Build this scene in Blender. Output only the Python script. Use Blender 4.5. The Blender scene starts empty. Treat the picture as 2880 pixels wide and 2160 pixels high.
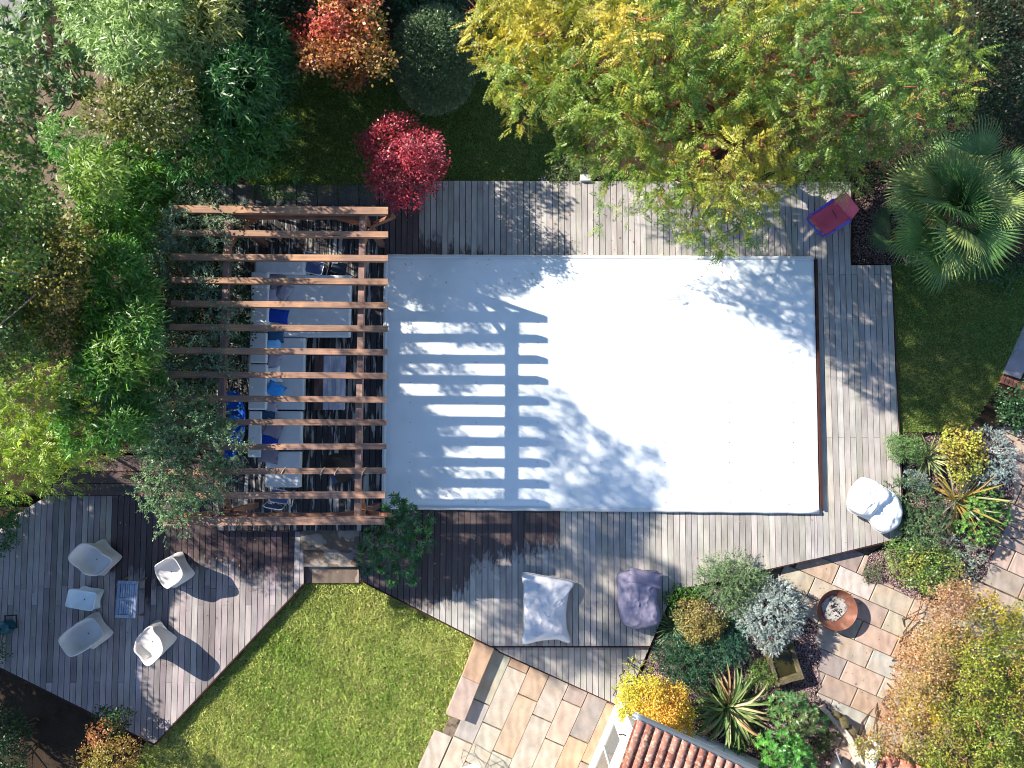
import bpy, bmesh, math, random
import numpy as np
from mathutils import Vector, noise as mnoise

random.seed(7)
RNG = np.random.default_rng(11)
PI = math.pi
S = bpy.context.scene
COL = S.collection

# ---------------------------------------------------------------- camera
H = 19.1
TILT = math.radians(4.0)
FPX = 2200.0                                   # focal length in photo pixels (2880 wide)
cam = bpy.data.cameras.new('camera'); cam.lens = 36.0 * FPX / 2880.0; cam.sensor_width = 36
cam.clip_start = 0.1; cam.clip_end = 2000
co = bpy.data.objects.new('camera', cam); COL.objects.link(co)
co.location = (0, 0, H); co.rotation_euler = (TILT, 0, 0)
S.camera = co

# ---------------------------------------------------------------- light
SUN_AZ = math.radians(-61.0)                   # from +Y, clockwise
SUN_EL = math.radians(33.0)
w = bpy.data.worlds.new('World'); S.world = w; w.use_nodes = True
nt = w.node_tree
sky = nt.nodes.new('ShaderNodeTexSky'); sky.sky_type = 'NISHITA'; sky.sun_disc = False
sky.sun_elevation = SUN_EL; sky.sun_rotation = SUN_AZ
sky.altitude = 1500; sky.air_density = 1.0; sky.dust_density = 0.0; sky.ozone_density = 1.3
nt.links.new(sky.outputs[0], nt.nodes['Background'].inputs[0])
nt.nodes['Background'].inputs[1].default_value = 0.11
sl = bpy.data.lights.new('sun', 'SUN'); sl.energy = 5.0; sl.angle = math.radians(0.53); sl.color = (1.0, 0.93, 0.82)
so = bpy.data.objects.new('sun', sl); COL.objects.link(so)
sd = Vector((-math.sin(SUN_AZ) * math.cos(SUN_EL), -math.cos(SUN_AZ) * math.cos(SUN_EL), -math.sin(SUN_EL)))
so.rotation_euler = sd.to_track_quat('-Z', 'Y').to_euler(); so.location = (-20, 12, 25)
S.view_settings.view_transform = 'Standard'; S.view_settings.look = 'None'
S.view_settings.exposure = 1.25; S.view_settings.gamma = 1.0
S.render.engine = 'CYCLES'
S.cycles.filter_width = 1.0; S.cycles.max_bounces = 6; S.cycles.transparent_max_bounces = 8

# ---------------------------------------------------------------- helpers
CT, ST = math.cos(TILT), math.sin(TILT)
def G(px, py, z=0.0):
    """point of the place at height z seen at photo pixel (px, py) of the 2880x2160 survey frame"""
    u = (px - 1440.0) / FPX; v = -(py - 1080.0) / FPX
    dx, dy, dz = u, v * CT + ST, v * ST - CT
    t = (H - z) / (-dz)
    return Vector((dx * t, dy * t, z))
def G2(px, py, z=0.0):
    p = G(px, py, z); return (p.x, p.y)
def lin(h):
    h = h.lstrip('#'); r = []
    for i in (0, 2, 4):
        c = int(h[i:i + 2], 16) / 255.0
        r.append(c / 12.92 if c <= 0.04045 else ((c + 0.055) / 1.055) ** 2.4)
    return tuple(r)
def wl(o):
    v = Vector((0, 0, 0))
    while o is not None:
        v += o.location; o = o.parent
    return v
def tag(o, label=None, cat=None, group=None, kind=None):
    if label: o['label'] = label
    if cat: o['category'] = cat
    if group: o['group'] = group
    if kind: o['kind'] = kind
    return o
def thing(name, label, cat, loc, group=None, kind=None):
    o = bpy.data.objects.new(name, None); o.empty_display_size = 0.2
    COL.objects.link(o); o.location = loc
    return tag(o, label, cat, group, kind)
def mk(name, V, F, mat, parent=None, color=None, smooth=False, loc=None):
    """one mesh object; V in place coordinates"""
    V = np.asarray(V, dtype=np.float64).reshape(-1, 3)
    if parent is not None:
        off = np.array(wl(parent)); l = Vector((0, 0, 0))
    else:
        if loc is None:
            mn, mx = V.min(0), V.max(0); loc = ((mn[0] + mx[0]) / 2, (mn[1] + mx[1]) / 2, mn[2])
        l = Vector(loc); off = np.array(l)
    me = bpy.data.meshes.new(name)
    me.from_pydata((V - off).tolist(), [], F)
    if smooth: me.polygons.foreach_set('use_smooth', [True] * len(me.polygons))
    me.update()
    me.materials.append(mat)
    o = bpy.data.objects.new(name, me); COL.objects.link(o); o.location = l
    if parent is not None: o.parent = parent
    if color is not None: o.color = (*color[:3], 1.0)
    return o

class MB:
    def __init__(s): s.V = []; s.F = []
    def add(s, V, F):
        n = len(s.V); s.V += [tuple(v) for v in V]; s.F += [tuple(i + n for i in f) for f in F]; return s
    def box(s, c, d, rz=0.0):
        cx, cy, cz = c; hx, hy, hz = d[0] / 2, d[1] / 2, d[2] / 2; C, Sn = math.cos(rz), math.sin(rz); V = []
        for z in (-hz, hz):
            for x, y in ((-hx, -hy), (hx, -hy), (hx, hy), (-hx, hy)):
                V.append((cx + x * C - y * Sn, cy + x * Sn + y * C, cz + z))
        return s.add(V, [(3, 2, 1, 0), (4, 5, 6, 7), (0, 1, 5, 4), (1, 2, 6, 5), (2, 3, 7, 6), (3, 0, 4, 7)])
    def prism(s, poly, z0, z1, bottom=True):
        poly = ccw(poly); n = len(poly)
        V = [(x, y, z0) for x, y in poly] + [(x, y, z1) for x, y in poly]
        F = [tuple(range(n, 2 * n))] + [(i, (i + 1) % n, n + (i + 1) % n, n + i) for i in range(n)]
        if bottom: F.append(tuple(range(n - 1, -1, -1)))
        return s.add(V, F)
    def beam(s, a, b, wd, ht):
        """square timber between two points (axis points), wd across, ht upright"""
        a, b = Vector(a), Vector(b); d = (b - a).normalized()
        up = Vector((0, 0, 1)) if abs(d.z) < 0.95 else Vector((0, 1, 0))
        x = d.cross(up).normalized(); y = x.cross(d).normalized()
        V = []
        for p in (a, b):
            for i, j in ((-1, -1), (1, -1), (1, 1), (-1, 1)): V.append(p + x * (i * wd / 2) + y * (j * ht / 2))
        return s.add(V, [(0, 1, 2, 3), (7, 6, 5, 4), (0, 4, 5, 1), (1, 5, 6, 2), (2, 6, 7, 3), (3, 7, 4, 0)])
    def tube(s, pts, r, n=6, closed=False, caps=True):
        pts = [Vector(p) for p in pts]; m = len(pts)
        rr = r if isinstance(r, (list, tuple)) else [r] * m
        prev = None; V = []
        for i, p in enumerate(pts):
            if closed: t = pts[(i + 1) % m] - pts[i - 1]
            else: t = pts[min(i + 1, m - 1)] - pts[max(i - 1, 0)]
            t.normalize()
            if prev is None:
                prev = t.orthogonal().normalized()
            a = (prev - t * prev.dot(t))
            a = a.normalized() if a.length > 1e-6 else t.orthogonal().normalized()
            prev = a; b = t.cross(a)
            for k in range(n):
                th = 2 * PI * k / n; V.append(p + (a * math.cos(th) + b * math.sin(th)) * rr[i])
        F = []
        for i in range(m if closed else m - 1):
            j = (i + 1) % m
            for k in range(n): F.append((i * n + k, i * n + (k + 1) % n, j * n + (k + 1) % n, j * n + k))
        if caps and not closed:
            F.append(tuple(range(n - 1, -1, -1))); F.append(tuple((m - 1) * n + k for k in range(n)))
        return s.add(V, F)
    def lathe(s, c, prof, n=24, cap=False):
        V = []; m = len(prof)
        for r, z in prof:
            for k in range(n):
                a = 2 * PI * k / n; V.append((c[0] + r * math.cos(a), c[1] + r * math.sin(a), c[2] + z))
        F = [(i * n + k, i * n + (k + 1) % n, (i + 1) * n + (k + 1) % n, (i + 1) * n + k) for i in range(m - 1) for k in range(n)]
        if cap: F.append(tuple((m - 1) * n + k for k in range(n)))
        return s.add(V, F)
    def build(s, name, mat, parent=None, color=None, smooth=False, loc=None):
        return mk(name, s.V, s.F, mat, parent, color, smooth, loc)
def ccw(poly):
    a = sum(poly[i][0] * poly[(i + 1) % len(poly)][1] - poly[(i + 1) % len(poly)][0] * poly[i][1] for i in range(len(poly)))
    return list(poly) if a > 0 else list(poly)[::-1]
def rbox_mesh(c, d, rz=0.0, bev=0.03, seg=2, puff=0.0):
    bm = bmesh.new(); bmesh.ops.create_cube(bm, size=1.0)
    for v in bm.verts: v.co = Vector((v.co.x * d[0], v.co.y * d[1], v.co.z * d[2]))
    bmesh.ops.bevel(bm, geom=list(bm.edges), offset=bev, segments=seg, affect='EDGES', profile=0.6)
    bm.verts.ensure_lookup_table(); C, Sn = math.cos(rz), math.sin(rz)
    V = [(c[0] + v.co.x * C - v.co.y * Sn, c[1] + v.co.x * Sn + v.co.y * C, c[2] + v.co.z) for v in bm.verts]
    F = [tuple(v.index for v in f.verts) for f in bm.faces]
    bm.free(); return V, F
def rbox(name, c, d, mat, parent=None, rz=0.0, bev=0.03, color=None, seg=2):
    V, F = rbox_mesh(c, d, rz, bev, seg); return mk(name, V, F, mat, parent, color, smooth=False)
def irect(x0, y0, x1, y1, z):
    a, b = G(x0, y0, z), G(x1, y1, z); return (a.x + b.x) / 2, (a.y + b.y) / 2, abs(b.x - a.x), abs(b.y - a.y)
def clip(poly, ax, val, keep_less):
    out = []; n = len(poly)
    for i in range(n):
        p, q = poly[i], poly[(i + 1) % n]
        ip = (p[ax] <= val) == keep_less; iq = (q[ax] <= val) == keep_less
        if ip: out.append(p)
        if ip != iq:
            t = (val - p[ax]) / (q[ax] - p[ax]); out.append((p[0] + (q[0] - p[0]) * t, p[1] + (q[1] - p[1]) * t))
    return out
def in_poly(X, Y, poly):
    inside = np.zeros(X.shape, bool); n = len(poly)
    for i in range(n):
        x0, y0 = poly[i]; x1, y1 = poly[(i + 1) % n]
        if y0 == y1: continue
        c = ((y0 > Y) != (y1 > Y)) & (X < (x1 - x0) * (Y - y0) / (y1 - y0) + x0)
        inside ^= c
    return inside
def edge_dist(X, Y, poly):
    d = np.full(X.shape, 1e9); n = len(poly)
    for i in range(n):
        ax, ay = poly[i]; bx, by = poly[(i + 1) % n]; L = (bx - ax) ** 2 + (by - ay) ** 2 + 1e-9
        t = np.clip(((X - ax) * (bx - ax) + (Y - ay) * (by - ay)) / L, 0, 1)
        d = np.minimum(d, np.hypot(X - ax - t * (bx - ax), Y - ay - t * (by - ay)))
    return d
def fbm2(X, Y, sc, seed=0):
    r = np.random.default_rng(seed); o = np.zeros(np.shape(X)); tot = 0
    for k in range(7):
        a = r.uniform(0, 2 * PI); f = sc * (0.6 + 0.55 * k); ph = r.uniform(0, 6.28); am = 1 / (1 + 0.4 * k)
        o = o + am * np.sin((X * math.cos(a) + Y * math.sin(a)) * f + ph + 1.7 * np.sin((X * math.sin(a) - Y * math.cos(a)) * f * 0.7 + ph * 2)); tot += am
    return o / tot

# ---------------------------------------------------------------- materials
def _mix(nt, a, b, fac, typ='MIX'):
    n = nt.nodes.new('ShaderNodeMix'); n.data_type = 'RGBA'; n.blend_type = typ
    for sk, v in ((n.inputs[0], fac), (n.inputs[6], a), (n.inputs[7], b)):
        if isinstance(v, (int, float)): sk.default_value = v
        elif isinstance(v, (tuple, list)): sk.default_value = (*v[:3], 1)
        else: nt.links.new(v, sk)
    return n.outputs[2]
def _math(nt, op, a, b=None, clampv=False):
    n = nt.nodes.new('ShaderNodeMath'); n.operation = op; n.use_clamp = clampv
    for i, v in enumerate((a, b)):
        if v is None: continue
        if isinstance(v, (int, float)): n.inputs[i].default_value = v
        else: nt.links.new(v, n.inputs[i])
    return n.outputs[0]
def _noise(nt, vec, scale, detail=4, rough=0.55):
    n = nt.nodes.new('ShaderNodeTexNoise'); n.inputs['Scale'].default_value = scale; n.inputs['Detail'].default_value = detail
    n.inputs['Roughness'].default_value = rough
    if vec is not None: nt.links.new(vec, n.inputs['Vector'])
    return n.outputs[0]
def _ramp(nt, fac, a, b):
    n = nt.nodes.new('ShaderNodeMapRange'); n.inputs[1].default_value = a; n.inputs[2].default_value = b
    nt.links.new(fac, n.inputs[0]); return n.outputs[0]
def _pos(nt, scale=(1, 1, 1), jitter=False):
    g = nt.nodes.new('ShaderNodeNewGeometry'); m = nt.nodes.new('ShaderNodeMapping')
    m.inputs['Scale'].default_value = scale; nt.links.new(g.outputs['Position'], m.inputs['Vector'])
    if jitter:
        oi = nt.nodes.new('ShaderNodeObjectInfo'); cmb = nt.nodes.new('ShaderNodeCombineXYZ')
        for i in range(3): nt.links.new(_math(nt, 'MULTIPLY', oi.outputs['Random'], 37.0 + 11 * i), cmb.inputs[i])
        nt.links.new(cmb.outputs[0], m.inputs['Location'])
    return m.outputs[0]
def newmat(name, rough=0.7, spec=0.3):
    m = bpy.data.materials.new(name); m.use_nodes = True; t = m.node_tree; b = t.nodes['Principled BSDF']
    b.inputs['Roughness'].default_value = rough; b.inputs['Specular IOR Level'].default_value = spec
    return m, t, b
def bump(t, b, h, strength=0.4, dist=0.01):
    n = t.nodes.new('ShaderNodeBump'); n.inputs['Strength'].default_value = strength; n.inputs['Distance'].default_value = dist
    t.links.new(h, n.inputs['Height']); t.links.new(n.outputs[0], b.inputs['Normal'])
def surf(name, color=None, rough=0.7, spec=0.3, var=0.25, scale=6, fine=60, bmp=0.3, bdist=0.01, metal=0.0, stretch=(1, 1, 1), tint2=None):
    """general surface: base colour (or object colour), blotches and fine grain"""
    m, t, b = newmat(name, rough, spec); b.inputs['Metallic'].default_value = metal
    if color is None:
        oi = t.nodes.new('ShaderNodeObjectInfo'); c = oi.outputs['Color']
    else:
        r = t.nodes.new('ShaderNodeRGB'); r.outputs[0].default_value = (*color, 1); c = r.outputs[0]
    v = _pos(t, stretch, True)
    n1 = _noise(t, v, scale, 5); n2 = _noise(t, v, fine, 3)
    k = _math(t, 'ADD', _math(t, 'MULTIPLY', _ramp(t, n1, 0.3, 0.7), var), _math(t, 'MULTIPLY', n2, var))
    k = _math(t, 'ADD', k, 1.0 - var)
    hsv = t.nodes.new('ShaderNodeHueSaturation'); t.links.new(c, hsv.inputs['Color']); t.links.new(k, hsv.inputs['Value'])
    out = hsv.outputs[0]
    if tint2 is not None:
        out = _mix(t, out, tint2[0], _math(t, 'MULTIPLY', _ramp(t, _noise(t, v, tint2[1], 6), 0.5, 0.65), tint2[2]))
    t.links.new(out, b.inputs['Base Color'])
    if bmp: bump(t, b, n2, bmp, bdist)
    return m
def leafmat(name, trans=0.3, rough=0.45, spec=0.4):
    m, t, b = newmat(name, rough, spec)
    a = t.nodes.new('ShaderNodeAttribute'); a.attribute_name = 'Col'
    t.links.new(a.outputs['Color'], b.inputs['Base Color'])
    tr = t.nodes.new('ShaderNodeBsdfTranslucent'); hs = t.nodes.new('ShaderNodeHueSaturation')
    hs.inputs['Saturation'].default_value = 1.15; hs.inputs['Value'].default_value = 1.3; t.links.new(a.outputs['Color'], hs.inputs['Color'])
    t.links.new(hs.outputs[0], tr.inputs['Color'])
    mx = t.nodes.new('ShaderNodeMixShader'); mx.inputs[0].default_value = trans
    t.links.new(b.outputs[0], mx.inputs[1]); t.links.new(tr.outputs[0], mx.inputs[2])
    t.links.new(mx.outputs[0], t.nodes['Material Output'].inputs['Surface']); return m
def plankmat(name, patchy=False):
    """weathered deck board along Y; object colour is the board's own tint, wet_lo..wet_hi the damp stretch"""
    m, t, b = newmat(name, 0.72, 0.3)
    oi = t.nodes.new('ShaderNodeObjectInfo'); c = oi.outputs['Color']
    v = _pos(t, (70, 2.2, 1), True); grain = _noise(t, v, 1.0, 5, 0.65)
    v2 = _pos(t, (3, 1.2, 1), True); blot = _noise(t, v2, 1.2, 5)
    k = _math(t, 'ADD', _math(t, 'MULTIPLY', _ramp(t, grain, 0.25, 0.75), 0.34), _math(t, 'MULTIPLY', _ramp(t, blot, 0.3, 0.7), 0.42))
    k = _math(t, 'ADD', k, 0.56)
    hs = t.nodes.new('ShaderNodeHueSaturation'); t.links.new(c, hs.inputs['Color']); t.links.new(k, hs.inputs['Value'])
    out = hs.outputs[0]
    g = t.nodes.new('ShaderNodeNewGeometry'); sx = t.nodes.new('ShaderNodeSeparateXYZ'); t.links.new(g.outputs['Position'], sx.inputs[0])
    edge = _math(t, 'MULTIPLY', _math(t, 'SUBTRACT', _noise(t, _pos(t, (14, 5, 1), True), 1.0, 5), 0.5), 1.1)
    yy = _math(t, 'ADD', sx.outputs[1], edge)
    lo = t.nodes.new('ShaderNodeAttribute'); lo.attribute_type = 'OBJECT'; lo.attribute_name = 'wet_lo'
    hi = t.nodes.new('ShaderNodeAttribute'); hi.attribute_type = 'OBJECT'; hi.attribute_name = 'wet_hi'
    inside = _math(t, 'MULTIPLY', _ramp(t, _math(t, 'SUBTRACT', yy, lo.outputs['Fac']), -0.12, 0.22), _ramp(t, _math(t, 'SUBTRACT', hi.outputs['Fac'], yy), -0.12, 0.22), True)
    wetc = _mix(t, out, (0.20, 0.14, 0.145), 1.0, 'MULTIPLY')
    fac = _math(t, 'MULTIPLY', inside, 0.93)
    out2 = _mix(t, out, wetc, fac)
    if patchy:
        p = _ramp(t, _noise(t, _pos(t, (9, 1.1, 1), True), 1.0, 4, 0.6), 0.53, 0.60)
        out2 = _mix(t, _mix(t, out2, (0.10, 0.10, 0.12), 1.0, 'MULTIPLY'), out2, p)
    t.links.new(out2, b.inputs['Base Color'])
    t.links.new(_math(t, 'SUBTRACT', 0.75, _math(t, 'MULTIPLY', fac, 0.38)), b.inputs['Roughness'])
    bump(t, b, grain, 0.35, 0.006); return m
def timbermat(name, along='x'):
    m, t, b = newmat(name, 0.7, 0.25)
    oi = t.nodes.new('ShaderNodeObjectInfo'); c = oi.outputs['Color']
    sc = (1.6, 45, 45) if along == 'x' else (45, 1.6, 45)
    grain = _noise(t, _pos(t, sc, True), 1.0, 6, 0.6)
    blot = _ramp(t, _noise(t, _pos(t, (1.5, 1.5, 1.5), True), 1.3, 4), 0.36, 0.56)
    k = _math(t, 'ADD', _math(t, 'MULTIPLY', _ramp(t, grain, 0.25, 0.75), 0.6), 0.62)
    hs = t.nodes.new('ShaderNodeHueSaturation'); t.links.new(c, hs.inputs['Color']); t.links.new(k, hs.inputs['Value'])
    grey = _mix(t, hs.outputs[0], (0.60, 0.66, 0.82), 1.0, 'MULTIPLY')
    out = _mix(t, hs.outputs[0], grey, blot)
    crack = _ramp(t, _noise(t, _pos(t, (0.7, 28, 28) if along == 'x' else (28, .7, 28), True), 1.0, 2), 0.68, 0.71)
    out = _mix(t, out, (0.02, 0.012, 0.008), _math(t, 'MULTIPLY', crack, 0.85))
    t.links.new(out, b.inputs['Base Color']); bump(t, b, grain, 0.4, 0.01); return m
def stonemat(name):
    m, t, b = newmat(name, 0.8, 0.25)
    oi = t.nodes.new('ShaderNodeObjectInfo'); c = oi.outputs['Color']
    v = _pos(t, (1, 1, 1), True)
    wv = t.nodes.new('ShaderNodeTexWave'); wv.inputs['Scale'].default_value = 1.3; wv.inputs['Distortion'].default_value = 9; wv.inputs['Detail'].default_value = 4
    wv.inputs['Detail Scale'].default_value = 1.2; t.links.new(v, wv.inputs['Vector'])
    n1 = _noise(t, v, 3.0, 6); n2 = _noise(t, v, 40, 4)
    k = _math(t, 'ADD', _math(t, 'MULTIPLY', wv.outputs['Fac'], 0.14), _math(t, 'MULTIPLY', _ramp(t, n1, .3, .7), 0.34))
    k = _math(t, 'ADD', _math(t, 'ADD', k, _math(t, 'MULTIPLY', n2, 0.26)), 0.58)
    hs = t.nodes.new('ShaderNodeHueSaturation'); t.links.new(c, hs.inputs['Color']); t.links.new(k, hs.inputs['Value'])
    out = _mix(t, hs.outputs[0], (0.42, 0.24, 0.12), _math(t, 'MULTIPLY', _ramp(t, _noise(t, v, 1.7, 3), 0.50, 0.72), 0.28))
    t.links.new(out, b.inputs['Base Color'])
    h = _math(t, 'ADD', _math(t, 'MULTIPLY', wv.outputs['Fac'], 0.7), n2); bump(t, b, h, 0.45, 0.012); return m

M = {}
M['plank'] = plankmat('deck_plank'); M['plank_worn'] = plankmat('worn_plank', True)
M['rafter'] = timbermat('rafter_timber', 'x'); M['timber_y'] = timbermat('timber_along', 'y')
M['stone'] = stonemat('sandstone')
M['soil'] = surf('soil', lin('#3a2f26'), 0.95, 0.1, 0.5, 3, 50, 0.8, 0.03)
M['litter'] = surf('dry_litter', lin('#7a6a5a'), 0.95, 0.1, 0.5, 4, 45, 0.8, 0.03, tint2=((0.09, 0.07, 0.05), 3.0, 0.7))
M['turf'] = surf('turf', lin('#56622c'), 0.95, 0.1, 0.5, 4, 60, 0.6, 0.02)
M['void'] = surf('deck_underside', lin('#15110f'), 0.95, 0.05, 0.3, 4, 30, 0.0)
M['sand'] = surf('joint_sand', lin('#75685a'), 0.95, 0.1, 0.5, 8, 90, 0.5, 0.01, tint2=((0.03, 0.025, 0.02), 5.0, 0.9))
M['fascia'] = surf('fascia_board', lin('#40241e'), 0.7, 0.25, 0.4, 4, 40, 0.3)
M['cover'] = surf('pool_tarp', (0.76, 0.795, 0.805), 0.55, 0.35, 0.05, 1.2, 40, 0.05, 0.004, tint2=((0.52, 0.60, 0.60), 0.9, 0.35))
M['hem'] = surf('tarp_hem', (0.62, 0.63, 0.62), 0.6, 0.3, 0.1, 2, 40, 0.1)
M['cushion'] = surf('cushion_cloth', None, 0.9, 0.15, 0.12, 5, 160, 0.3, 0.004)
M['plastic'] = surf('moulded_plastic', None, 0.5, 0.35, 0.08, 4, 120, 0.08, 0.003)
M['paint'] = surf('coloured_paint', None, 0.4, 0.4, 0.1, 4, 60, 0.05)
M['metal'] = surf('tube_metal', None, 0.3, 0.5, 0.1, 4, 60, 0.05, metal=0.6)
M['slat'] = timbermat('weathered_slat', 'y')
M['render'] = surf('white_render', (0.78, 0.77, 0.74), 0.85, 0.2, 0.1, 2.5, 40, 0.2, 0.006, tint2=((0.4, 0.36, 0.3), 2.2, 0.25))
M['tile'] = surf('roof_tile', None, 0.85, 0.2, 0.4, 5, 50, 0.5, 0.01, tint2=((0.55, 0.5, 0.36), 14.0, 0.55))
M['glass'] = surf('window_glass', (0.10, 0.11, 0.11), 0.15, 0.6, 0.1, 2, 20, 0.0)
M['rust'] = surf('rusted_steel', lin('#6c4436'), 0.6, 0.3, 0.4, 6, 60, 0.25, 0.004, metal=0.2, tint2=(lin('#86665a'), 5.0, 0.7))
M['ash'] = surf('ash', lin('#a7a29c'), 0.95, 0.1, 0.3, 10, 70, 0.8, 0.02, tint2=((0.02, 0.02, 0.02), 9.0, 0.9))
M['char'] = surf('charcoal', (0.02, 0.02, 0.02), 0.9, 0.2, 0.3, 10, 70, 0.6)
M['mossy'] = surf('mossy_stone', lin('#665c48'), 0.9, 0.15, 0.6, 7, 50, 0.9, 0.03, tint2=(lin('#4a4a22'), 6.0, 0.8))
M['water'] = surf('still_water', (0.02, 0.022, 0.012), 0.08, 0.5, 0.2, 3, 30, 0.0)
M['bark'] = surf('bark', None, 0.9, 0.15, 0.4, 8, 60, 0.7, 0.02)
M['wicker'] = surf('dark_wicker', lin('#23201f'), 0.7, 0.3, 0.4, 30, 120, 0.8, 0.01)
M['rope'] = surf('rope', lin('#b9a98c'), 0.95, 0.1, 0.3, 30, 120, 0.5)
M['concrete'] = surf('concrete', None, 0.9, 0.15, 0.3, 3, 60, 0.4, 0.01)
M['pebble'] = leafmat('pebble', 0.0, 0.8, 0.3)
M['leaf'] = leafmat('leaf', 0.28, 0.42, 0.45)
M['leaf_gloss'] = leafmat('leaf_gloss', 0.2, 0.33, 0.6)
M['leaf_dull'] = leafmat('leaf_dull', 0.25, 0.7, 0.2)
def bladeleaf(name):
    m, t, b = newmat(name, 0.45, 0.4)
    oi = t.nodes.new('ShaderNodeObjectInfo'); a = t.nodes.new('ShaderNodeAttribute'); a.attribute_name = 'Col'
    c = _mix(t, oi.outputs['Color'], a.outputs['Color'], 1.0, 'MULTIPLY'); t.links.new(c, b.inputs['Base Color'])
    tr = t.nodes.new('ShaderNodeBsdfTranslucent'); t.links.new(c, tr.inputs['Color'])
    mx = t.nodes.new('ShaderNodeMixShader'); mx.inputs[0].default_value = 0.2
    t.links.new(b.outputs[0], mx.inputs[1]); t.links.new(tr.outputs[0], mx.inputs[2])
    t.links.new(mx.outputs[0], t.nodes['Material Output'].inputs['Surface']); return m
M['blade'] = bladeleaf('strap_leaf')

# ================================================================ GROUND
ZL, ZLD, ZP, ZR, ZU = -0.48, -0.24, -0.30, -0.22, -0.10      # lawn, left deck, middle patio, right patio, upper garden
def pp(lst, z=0.0): return [G2(x, y, z) for x, y in lst]
def struct(o): o['kind'] = 'structure'; return o
struct(MB().add([(-400, -400, -0.75), (400, -400, -0.75), (400, 400, -0.75), (-400, 400, -0.75)], [(0, 1, 2, 3)]).build('ground', M['soil'], loc=(0, 0, -0.75)))
struct(MB().prism([(-60, 60), (60, 60)] + [(60, G2(0, 1200)[1])] + pp([(2600, 1200), (2600, 1240), (1085, 1240), (1085, 1490), (600, 1490), (600, 1395)]) + [(-60, G2(0, 1395)[1])], -0.74, ZU).build('garden_soil', M['soil']))
struct(MB().prism(pp([(-1200, 1400), (600, 1400), (600, 1500), (870, 1500), (870, 2900), (-1200, 2900)], ZL), -0.742, ZL - 0.03).build('lower_soil', M['soil']))
lawn_poly = pp([(845, 1600), (1020, 1600), (1400, 1825), (1300, 1960), (1255, 2060), (1215, 2300), (300, 2300), (430, 2060)], ZL)
struct(MB().prism(lawn_poly, -0.70, ZL - 0.012).build('lawn', M['turf']))
ulawn_poly = pp([(700, 300), (780, 225), (900, 190), (1040, 130), (1200, 90), (1420, 80), (1640, 120), (1640, 512), (1066, 512), (1066, 560), (700, 560)], ZU)
struct(MB().prism(ulawn_poly, -0.3, ZU + 0.006).build('upper_lawn', M['turf']))
rlawn_poly = pp([(2505, 740), (2960, 740), (2870, 960), (2790, 1110), (2720, 1215), (2528, 1215)], ZU)
struct(MB().prism(rlawn_poly, -0.3, ZU + 0.006).build('side_lawn', M['turf']))
struct(MB().prism(pp([(-900, 180), (300, 180), (330, 560), (150, 760), (-900, 760)], ZU), -0.3, ZU + 0.004).build('leaf_litter', M['litter']))
struct(MB().prism(pp([(-900, -600), (82, -600), (62, 45), (-15, 240), (-900, 280)], ZU), -0.3, ZU + 0.02).build('driveway', surf('drive_gravel', lin('#8e8a8a'), 0.95, 0.1, 0.4, 4, 70, 0.8, 0.02)))
k = MB().prism(pp([(62, 46), (68, 46), (90, -60), (83, -60)], ZU), ZU, ZU + 0.10).build('kerb', surf('white_kerb', (0.72, 0.74, 0.74), 0.7, 0.2, 0.1), None); struct(k)
# bed and base under the right and middle patios
struct(MB().prism(pp([(1838, 1800), (1895, 1650), (2540, 1490), (2540, 1205), (4200, 1205), (4200, 3400), (1600, 3400), (1790, 1990)], ZR), -0.74, ZR - 0.06).build('patio_base', M['sand']))
struct(MB().prism(pp([(1372, 1815), (1828, 1815), (1780, 1985), (1560, 2500), (1100, 2500), (1245, 2060)], ZP), -0.738, ZP - 0.045).build('terrace_base', M['sand']))
# side path at the right edge, kerb stones, far-right paving
struct(MB().prism(pp([(2818, 1050), (2868, 1066), (2990, 820), (2930, 820), (2872, 930)], ZU), -0.4, ZU + 0.03).build('path', surf('path_concrete', lin('#8f8a8e'), 0.9, 0.15, 0.3, 3, 60, 0.4, 0.01)))

def slab_obj(parent, quad, zt, th, gap, color, name='slab', mat=None):
    c = np.mean(np.array(quad), axis=0)
    q = []
    for p in quad:
        d = np.array(p) - c; L = np.linalg.norm(d); q.append(tuple(c + d * (1 - gap * 1.3 / L)))
    q = ccw(q); n = len(q); e = 0.012; cc = c
    ins = [tuple(cc + (np.array(p) - cc) * (1 - e / max(np.linalg.norm(np.array(p) - cc), .05))) for p in q]
    jz = [zt + random.uniform(-.003, .003) for _ in q]
    V = [(x, y, zt - th) for x, y in q] + [(x, y, zt - 0.008) for x, y in q] + [(x, y, jz[i]) for i, (x, y) in enumerate(ins)]
    F = [tuple(range(2 * n, 3 * n))]
    for i in range(n):
        j = (i + 1) % n; F += [(i, j, n + j, n + i), (n + i, n + j, 2 * n + j, 2 * n + i)]
    return mk(name, V, F, mat or M['stone'], parent, color)
STONES = {'cream': '#d2c3ab', 'grey': '#bdb9b4', 'tan': '#cfa67c', 'orange': '#cc9257', 'pink': '#c9a797', 'brown': '#a58d7d', 'green': '#b9b7a3', 'white': '#d5d2cc', 'dgrey': '#8d8581', 'rose': '#b98f7b'}
STONES = {k: tuple(.86 * (.42 * a + .58 * b) for a, b in zip(lin(v), (0.36, 0.315, 0.28))) for k, v in STONES.items()}
def jit(c, a=0.06): f = 1 + random.uniform(-a, a); return tuple(x * f * (1 + random.uniform(-a / 3, a / 3)) for x in c)
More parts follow.
